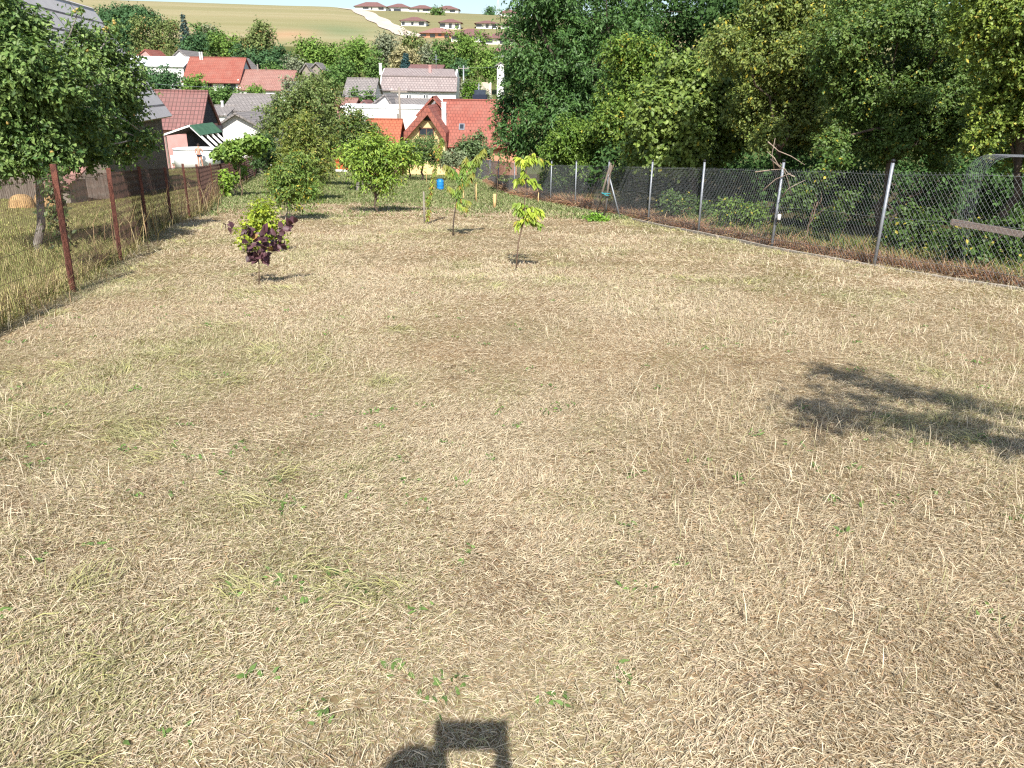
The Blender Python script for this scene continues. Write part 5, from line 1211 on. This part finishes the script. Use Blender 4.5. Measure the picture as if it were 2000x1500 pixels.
# ------------------------------------------------------------------ trees of the village and the far hill
def far_tree(px, yt, yb, wpx, d, cols, label, seed, name='tree', n=1500, group='trees in the valley and on the far slope', lw=.30, shape='round', yel=0.0, ycol=(.3, .2, .08)):
    rng = np.random.default_rng(seed); k = d / FPX * .95
    x = ray(px, yb)[0] * d; top = P(px, yt, d)[2]; zg_ = gz(x, d); bot = P(px, yb, d)[2]; bz = min(bot, top - 1.5)
    W_ = wpx * k / 2 * 1.12; H_ = top - bz; base = np.array([x, d, zg_])
    if shape == 'round':
        lo = [(x, d, bz + H_ * .5, max(W_ * .72, .5)), (x, d, bz + H_ * .2, W_ * .6)]
        for i in range(7):
            a_ = rng.random() * 6.28; q = rng.uniform(.45, .8); lo.append((x + math.cos(a_) * W_ * q * .85, d + math.sin(a_) * W_ * q * .8, bz + H_ * rng.uniform(.25, .85), W_ * rng.uniform(.36, .56)))
        lo.append((x + rng.uniform(-.2, .2) * W_, d, top - W_ * .35, W_ * .38))
    else:
        lo = []
        for i in range(6):
            f_ = (i + .5) / 6; lo.append((x + rng.uniform(-.12, .12) * W_, d, bz + H_ * f_, max(W_ * (.55 if 0 < i < 5 else .38), H_ * .08)))
    return tree(name, label, 'tree', base, lo, n, lw * 1.4, lw, *cols, seed=seed, r0=max(.12, W_ * .06), group=group, spray=5, far=True, ksub=7, twigs=.12, yellow=yel, ycol=ycol, droop=.3)
def spruce(px, yt, yb, wpx, d, cols, label, seed):
    rng = np.random.default_rng(seed); k = d / FPX * .95; x = ray(px, yb)[0] * d; zt_, zb_ = P(px, yt, d)[2], P(px, yb, d)[2]; base = np.array([x, d, gz(x, d)]); H_ = zt_ - zb_; R_ = wpx * k / 2
    root = thing('spruce_tree', label, 'tree', base, None)
    P_ = []; D_ = []; z0 = zb_ - base[2]
    for lv in range(15):
        f_ = lv / 15; rr_ = R_ * (1 - f_) ** .9 + .05; nb_ = max(5, int(13 * (1 - f_)) + 3)
        for b2 in range(nb_):
            a_ = rng.random() * 6.28; m = 16; t_ = rng.random(m) ** .7; L_ = rr_ * rng.uniform(.75, 1.1); z_ = z0 + H_ * (f_ + rng.uniform(0, .05))
            P_.append(np.stack([np.cos(a_) * L_ * t_, np.sin(a_) * L_ * t_, z_ - L_ * t_ * .35 + .0 * t_], 1) + rng.normal(0, .06 * R_, (m, 3))); D_.append(np.tile([math.cos(a_), math.sin(a_), -.35], (m, 1)) + rng.normal(0, .4, (m, 3)))
    p = np.concatenate(P_); dd = nrm(np.concatenate(D_)); m = len(p); nn = nrm(np.array([0, 0, 1.0]) + rng.normal(0, .4, (m, 3)))
    V, F = leaf_mesh(p, dd, nn, np.full(m, R_ * .30), np.full(m, R_ * .12)); C = np.repeat(leaf_cols(rng, m, *cols), 4, axis=0); put('crown', np_mesh('crown', V, F, M['farleaf'], C), root)
    MB().tube([(0, 0, -.2), (0, 0, z0 + H_)], [R_ * .1, R_ * .02], 6).build('trunk', M['bark'], root)
FD = (lin(.03, .062, .028), lin(.075, .125, .05)); FM = (lin(.045, .085, .022), lin(.12, .165, .045)); FL = (lin(.07, .12, .022), lin(.17, .215, .05)); FO = (lin(.075, .095, .03), lin(.18, .185, .07)); FG = (lin(.11, .11, .075), lin(.22, .21, .14)); FT = (lin(.20, .15, .085), lin(.34, .27, .15))
T = [(205, 14, 75, 60, 240, FD, 'dark tree of the wood under the crest, partly behind the apple tree top'), (235, 11, 70, 50, 245, FD, 'dark rounded tree in the wood, second along the skyline'), (262, 13, 65, 46, 242, FD, 'dark tree in the middle of the wood under the crest'), (288, 16, 62, 44, 238, FD, 'dark tree near the right end of the wood under the crest'), (305, 22, 55, 26, 236, FD, 'small dark tree ending the wood at the right'), (222, 35, 95, 60, 215, FD, 'shaded tree below the wood beside the apple tree'), (252, 45, 105, 44, 205, FD, 'deep green tree left of the birches'),
 (283, 33, 112, 40, 188, FO, 'drooping birch, leftmost of the pale birches'), (310, 36, 112, 36, 190, FO, 'drooping birch in the middle of the birches'), (335, 37, 112, 34, 186, FO, 'olive birch just left of the blue spruce'), (392, 45, 105, 34, 195, FM, 'slim tree right of the blue spruce'), (415, 52, 105, 32, 196, FG, 'greyish slim tree right of the blue spruce, second of two'), (386, 68, 116, 46, 165, FD, 'dark round tree above the red roof'), (425, 60, 112, 44, 172, FM, 'green tree above the right of the red roof'), (450, 68, 120, 40, 168, FL, 'bright green tree left of the big round tree'),
 (509, 48, 128, 66, 160, FO, 'big round olive topped tree standing above the others'), (508, 100, 142, 50, 150, FD, 'shaded bush at the foot of the big round tree'), (548, 92, 142, 46, 158, FD, 'dark pointed tree right of the big round tree'), (480, 80, 125, 34, 163, FD, 'dark tree close behind the left of the big round tree'), (612, 76, 140, 66, 165, FL, 'bright green bushy tree above the grey sheds'), (645, 88, 150, 44, 155, FL, 'bright green tree between the sheds and the large valley tree'), (575, 110, 150, 36, 140, FG, 'greyish thin tree left of the grey sheds'),
 (705, 74, 160, 84, 150, FL, 'largest bright green tree left of the tan bush'), (670, 110, 165, 48, 140, FM, 'green tree at the left foot of the largest bright tree'), (735, 98, 165, 40, 142, FM, 'dark green tree above the chimney of the big white house'), (755, 70, 125, 46, 170, FG, 'grey brown thin tree right of the largest bright tree'), (805, 70, 120, 50, 172, FO, 'olive tree below the dirt road'), (838, 82, 135, 40, 165, FG, 'greyish dry tree right of the tan bush'), (790, 92, 138, 56, 155, FT, 'tan dried bush behind the small blue spruce'), (870, 78, 150, 50, 150, FM, 'green tree behind the right end of the big white house'), (918, 66, 150, 66, 148, FL, 'tall bright green tree below the hill bungalows'), (955, 92, 160, 50, 146, FL, 'bright green tree left of the narrow white house'), (900, 110, 155, 30, 140, FD, 'dark tree between two bright green trees'), (985, 100, 165, 40, 150, FM, 'green tree behind the narrow white house'),
 (310, 142, 182, 84, 118, FD, 'wide dark bush under the white sheet roof'), (268, 140, 178, 40, 116, FM, 'green bush at the left under the white sheet roof'), (384, 152, 190, 44, 112, FL, 'pale green bush before the red roof house'), (412, 182, 206, 50, 108, FM, 'green hedge bush above the low grey cottage'), (445, 176, 200, 40, 110, FM, 'round green bush before the balcony'), (497, 172, 186, 30, 120, FL, 'small bright bush below the faded roof'), (640, 138, 190, 44, 112, FM, 'round green tree left of the steep grey barn'), (610, 150, 200, 50, 108, FO, 'olive tree between the faded roof and the grey barn'), (575, 150, 200, 40, 106, FG, 'greyish tree right of the faded roof'), (696, 176, 200, 16, 95, FM, 'narrow dark shrub beside the small red roofed house'), (722, 178, 205, 16, 92, FM, 'narrow shrub right of the small red roofed house'),
 (958, 22, 29, 12, 440, FD, 'small dark round tree on the crest left of the mast'), (1012, 17, 32, 16, 440, FD, 'dark tree on the crest behind the lone bungalow'), (857, 22, 31, 24, 405, FM, 'low hedge in front of the crest bungalows'), (250, 20, 40, 30, 250, FD, 'dark tree top on the skyline of the wood'), (905, 160, 192, 14, 118, FG, 'grey bush right of the annex'),
 (945, 178, 200, 16, 109, FG, 'thin pale bush beside the parked cars'), (660, 62, 80, 20, 300, FM, 'small lone bush at the field edge'), (530, 135, 150, 40, 135, FM, 'low green bush behind the faded roof')]
for i, q in enumerate(T): far_tree(*q[:7], seed=200 + i, n=int(np.clip(q[3] * q[3] * .95, 450, 4200)), lw=.0016 * q[4] + .06, yel=.06 if q[5] is FO else 0)
for i, px in enumerate(range(909, 935, 5)): far_tree(px, 161, 197, 9, 114, (lin(.05, .10, .012), lin(.13, .19, .03)), 'clipped upright thuja of the dense green hedge by the grey pole', 300 + i, name='thuja', n=420, group='thujas of the hedge by the grey pole', shape='col', lw=.16)
spruce(365, 27, 96, 26, 178, (lin(.05, .075, .075), lin(.13, .165, .165)), 'tall blue grey spruce with drooping boughs above the red roof', 320)
spruce(793, 104, 134, 24, 132, (lin(.03, .065, .075), lin(.085, .14, .15)), 'small blue spruce behind the roof ridge of the big white house', 321)
# ------------------------------------------------------------------ people
def skin_body(name, J, E, mat_, root, B, sub=2):
    """J name -> (x, y, z, r); E edges; the first joint is the root"""
    names = list(J); me = bpy.data.meshes.new(name)
    me.from_pydata([tuple(np.array(J[n][:3]) - B) for n in names], [(names.index(a), names.index(b)) for a, b in E], [])
    o = put(name, me, root); me.materials.append(mat_)
    md = o.modifiers.new('Skin', 'SKIN'); md.use_smooth_shade = True
    if not me.skin_vertices: me.attributes
    for i, n in enumerate(names):
        sv = me.skin_vertices[0].data[i]; r = J[n][3]; r2 = J[n][4] if len(J[n]) > 4 else r
        sv.radius = (r, r2); sv.use_root = (i == 0)
    s2 = o.modifiers.new('Subdivision', 'SUBSURF'); s2.levels = sub; s2.render_levels = sub
    return o
def uv_ball(mb, c, r, n=12):
    prof = [(r[0] * math.sin(k / n * math.pi) + .0005, -r[2] * math.cos(k / n * math.pi)) for k in range(n + 1)]
    o = len(mb.v); mb.lathe(prof, c, 14)
    for i in range(o, len(mb.v)):
        x, y, z = mb.v[i]; mb.v[i] = (x, c[1] + (y - c[1]) * r[1] / r[0], z)
# sunbather beside the pool
yb_ = 54.4; g = P(391, 318, yb_); g[2] = gz(g[0], yb_); hgt = P(388, 280, yb_)[2] - g[2]; k = hgt / 1.7
root = thing('person', 'person in dark swimwear standing on the grass before the pool', 'person', g)
def sc(x, y, z, *r): return (g[0] + x * k, g[1] + y * k, g[2] + z * k, *[q * k for q in r])
J = {'pelvis': sc(0, 0, .92, .15, .11), 'waist': sc(-.01, 0, 1.08, .125, .095), 'chest': sc(-.02, .01, 1.28, .155, .11), 'neck': sc(-.02, .03, 1.44, .055), 'head': sc(-.01, .06, 1.55, .085, .095), 'crown_': sc(0, .05, 1.64, .07, .08),
     'shl': sc(-.19, .01, 1.36, .055), 'ell': sc(-.25, .03, 1.10, .042), 'wrl': sc(-.22, .12, .90, .03), 'hal': sc(-.20, .17, .84, .032, .02), 'shr': sc(.16, .01, 1.36, .055), 'elr': sc(.26, .06, 1.14, .042), 'wrr': sc(.20, .22, 1.02, .03), 'har': sc(.15, .28, 1.02, .032, .02),
     'hil': sc(-.09, 0, .86, .095), 'knl': sc(-.11, .02, .48, .06), 'anl': sc(-.12, -.04, .09, .04), 'tol': sc(-.13, .12, .03, .04, .03), 'hir': sc(.09, 0, .86, .095), 'knr': sc(.12, .06, .48, .06), 'anr': sc(.13, .08, .09, .04), 'tor': sc(.14, .24, .03, .04, .03)}
E_ = [('pelvis', 'waist'), ('waist', 'chest'), ('chest', 'neck'), ('neck', 'head'), ('head', 'crown_'), ('chest', 'shl'), ('shl', 'ell'), ('ell', 'wrl'), ('wrl', 'hal'), ('chest', 'shr'), ('shr', 'elr'), ('elr', 'wrr'), ('wrr', 'har'), ('pelvis', 'hil'), ('hil', 'knl'), ('knl', 'anl'), ('anl', 'tol'), ('pelvis', 'hir'), ('hir', 'knr'), ('knr', 'anr'), ('anr', 'tor')]
skin_body('body', J, E_, M['skin'], root, g)
mb = MB(); uv_ball(mb, (0 * k, .04 * k, 1.60 * k), (.098 * k, .108 * k, .095 * k)); mb.build('hair', M['hair'], root)
mb = MB(); uv_ball(mb, (0, 0, .88 * k), (.195 * k, .15 * k, .10 * k)); mb.build('swim_shorts', M['cloth'], root)

# the photographer, behind the lens: only the shadow falls into the picture
yp_ = -.50; gp = np.array([-.125, yp_, gz(-.125, yp_)])
root = thing('person', 'photographer standing behind the camera and holding a phone up with both hands', 'person', gp)
z0 = gp[2]
J = {'pelvis': (-.125, -.50, z0 + .98, .16, .12), 'waist': (-.125, -.50, z0 + 1.15, .145, .11), 'chest': (-.125, -.49, z0 + 1.38, .17, .12), 'neck': (-.125, -.46, z0 + 1.56, .06), 'jaw': (-.125, -.40, z0 + 1.65, .062, .07), 'head': (-.125, -.42, z0 + 1.71, .085, .10), 'top': (-.125, -.44, z0 + 1.77, .07, .08),
     'shl': (-.38, -.48, z0 + 1.47, .06), 'ell': (-.22, -.24, z0 + 1.16, .044), 'wrl': (-.088, -.075, z0 + 1.37, .030), 'pal': (-.078, -.035, z0 + 1.445, .034, .018),
     'shr': (.04, -.48, z0 + 1.47, .06), 'elr': (.13, -.26, z0 + 1.14, .044), 'wrr': (.085, -.075, z0 + 1.36, .025), 'par': (.080, -.035, z0 + 1.445, .030, .018),
     'hil': (-.27, -.50, z0 + .92, .10), 'knl': (-.28, -.47, z0 + .52, .065), 'anl': (-.28, -.52, z0 + .09, .045), 'tol': (-.29, -.36, z0 + .03, .045, .03), 'hir': (-.07, -.50, z0 + .92, .10), 'knr': (-.06, -.47, z0 + .52, .065), 'anr': (-.06, -.52, z0 + .09, .045), 'tor': (-.05, -.36, z0 + .03, .045, .03)}
E_ = [('pelvis', 'waist'), ('waist', 'chest'), ('chest', 'neck'), ('neck', 'jaw'), ('jaw', 'head'), ('head', 'top'), ('chest', 'shl'), ('shl', 'ell'), ('ell', 'wrl'), ('wrl', 'pal'), ('chest', 'shr'), ('shr', 'elr'), ('elr', 'wrr'), ('wrr', 'par'), ('pelvis', 'hil'), ('hil', 'knl'), ('knl', 'anl'), ('anl', 'tol'), ('pelvis', 'hir'), ('hir', 'knr'), ('knr', 'anr'), ('anr', 'tor')]
def cl(x, y, z): return RT * x + UP * y - FW * z          # camera space point (x right, y up, z behind the lens)
for s_, sd in ((-1, 'l'), (1, 'r')):
    for i, (yy, ln) in enumerate(((.034, .95), (.016, 1.0), (-.002, .95), (-.020, .8))):
        a = cl(s_ * .092, yy - .012, .024); b = cl(s_ * .098, yy, .006); c = cl(s_ * (.088 - .0 * ln), yy + .004, -.002)
        for nm, q in (('a', a), ('b', b), ('c', c)): J[f'f{sd}{i}{nm}'] = (*q, .0085 if nm != 'c' else .007)
        E_ += [('pa' + sd, f'f{sd}{i}a'), (f'f{sd}{i}a', f'f{sd}{i}b'), (f'f{sd}{i}b', f'f{sd}{i}c')]
    a = cl(s_ * .088, -.035, .034); b = cl(s_ * .065, -.015, .032)
    J[f't{sd}a'] = (*a, .011); J[f't{sd}b'] = (*b, .009); E_ += [('wr' + sd, f't{sd}a'), (f't{sd}a', f't{sd}b')]
skin_body('body', J, E_, M['skin'], root, gp)
mb = MB(); uv_ball(mb, (0, .06, 1.75), (.092, .112, .085)); mb.build('hair', M['hair'], root)
Jc = {k_: (*J[k_][:3], *[q * 1.12 for q in J[k_][3:]]) for k_ in ('pelvis', 'waist', 'chest', 'shl', 'shr')}
Jc['ml'] = (*(np.array(J['shl'][:3]) * .4 + np.array(J['ell'][:3]) * .6), .062); Jc['mr'] = (*(np.array(J['shr'][:3]) * .4 + np.array(J['elr'][:3]) * .6), .062)
skin_body('shirt', Jc, [('pelvis', 'waist'), ('waist', 'chest'), ('chest', 'shl'), ('shl', 'ml'), ('chest', 'shr'), ('shr', 'mr')], M['shirt'], root, gp)
Jt = {k_: (*J[k_][:3], *[q * 1.14 for q in J[k_][3:]]) for k_ in ('pelvis', 'hil', 'knl', 'anl', 'hir', 'knr', 'anr')}
skin_body('trousers', Jt, [('pelvis', 'hil'), ('hil', 'knl'), ('knl', 'anl'), ('pelvis', 'hir'), ('hir', 'knr'), ('knr', 'anr')], M['cloth'], root, gp)
# the phone
pc = cl(0, 0, .018); o = thing('phone', 'black mobile phone held level in both hands of the photographer', 'phone', pc)
mb = MB(); w2, h2, t2 = .092, .042, .0042
pts = []
for sx, sy in ((1, 1), (-1, 1), (-1, -1), (1, -1)):
    for q in range(5):
        a_ = {(1, 1): 0, (-1, 1): 1, (-1, -1): 2, (1, -1): 3}[(sx, sy)] * math.pi / 2 + q / 4 * math.pi / 2; pts.append(cl(sx * (w2 - .01) + .01 * math.cos(a_), sy * (h2 - .01) + .01 * math.sin(a_), 0))
f_ = cl(0, 0, t2); mb.prism([np.array(p) - f_ for p in pts][::-1], f_ * 2); mb.build('body', M['black'], o)
sp_ = [cl(sx * .079, sy * .0365, t2 + .0004) for sx, sy in ((1, 1), (-1, 1), (-1, -1), (1, -1))]; MB().add(sp_, [(0, 1, 2, 3)]).build('screen', M['glass'], o)

# young tree standing right of the photographer; its crown throws the shadow on the grass
sv = np.array(SUND) / SUND.y * -1.0
tg = [(1615, 732, .15), (1665, 742, .17), (1715, 765, .15), (1770, 780, .16), (1840, 782, .13), (1885, 800, .12), (1580, 800, .17), (1625, 812, .18), (1600, 835, .12), (1680, 795, .13), (1730, 812, .14), (1690, 832, .10), (1790, 838, .16), (1850, 845, .16), (1900, 838, .14), (1935, 862, .12), (1980, 872, .10), (1700, 725, .07), (1600, 770, .07), (2030, 885, .08)]
lobes = []
for i, (px, py, r_) in enumerate(tg):
    q = G(px, py) + sv * (4.0 + .25 * math.sin(i * 1.9)); lobes.append((q[0], q[1], q[2], r_))
tb = np.array([4.3, .6, gz(4.3, .6)])
tree('young_tree', 'young leafy tree standing out of view that throws the leafy shadow on the grass', 'tree', tb, [(l[0], l[1], l[2], l[3] * .85) for l in lobes], 1900, .075, .045, *MID, seed=400, r0=.045, top=np.array([3.9, .8, 1.5]), spray=5, ksub=4, twigs=.6)
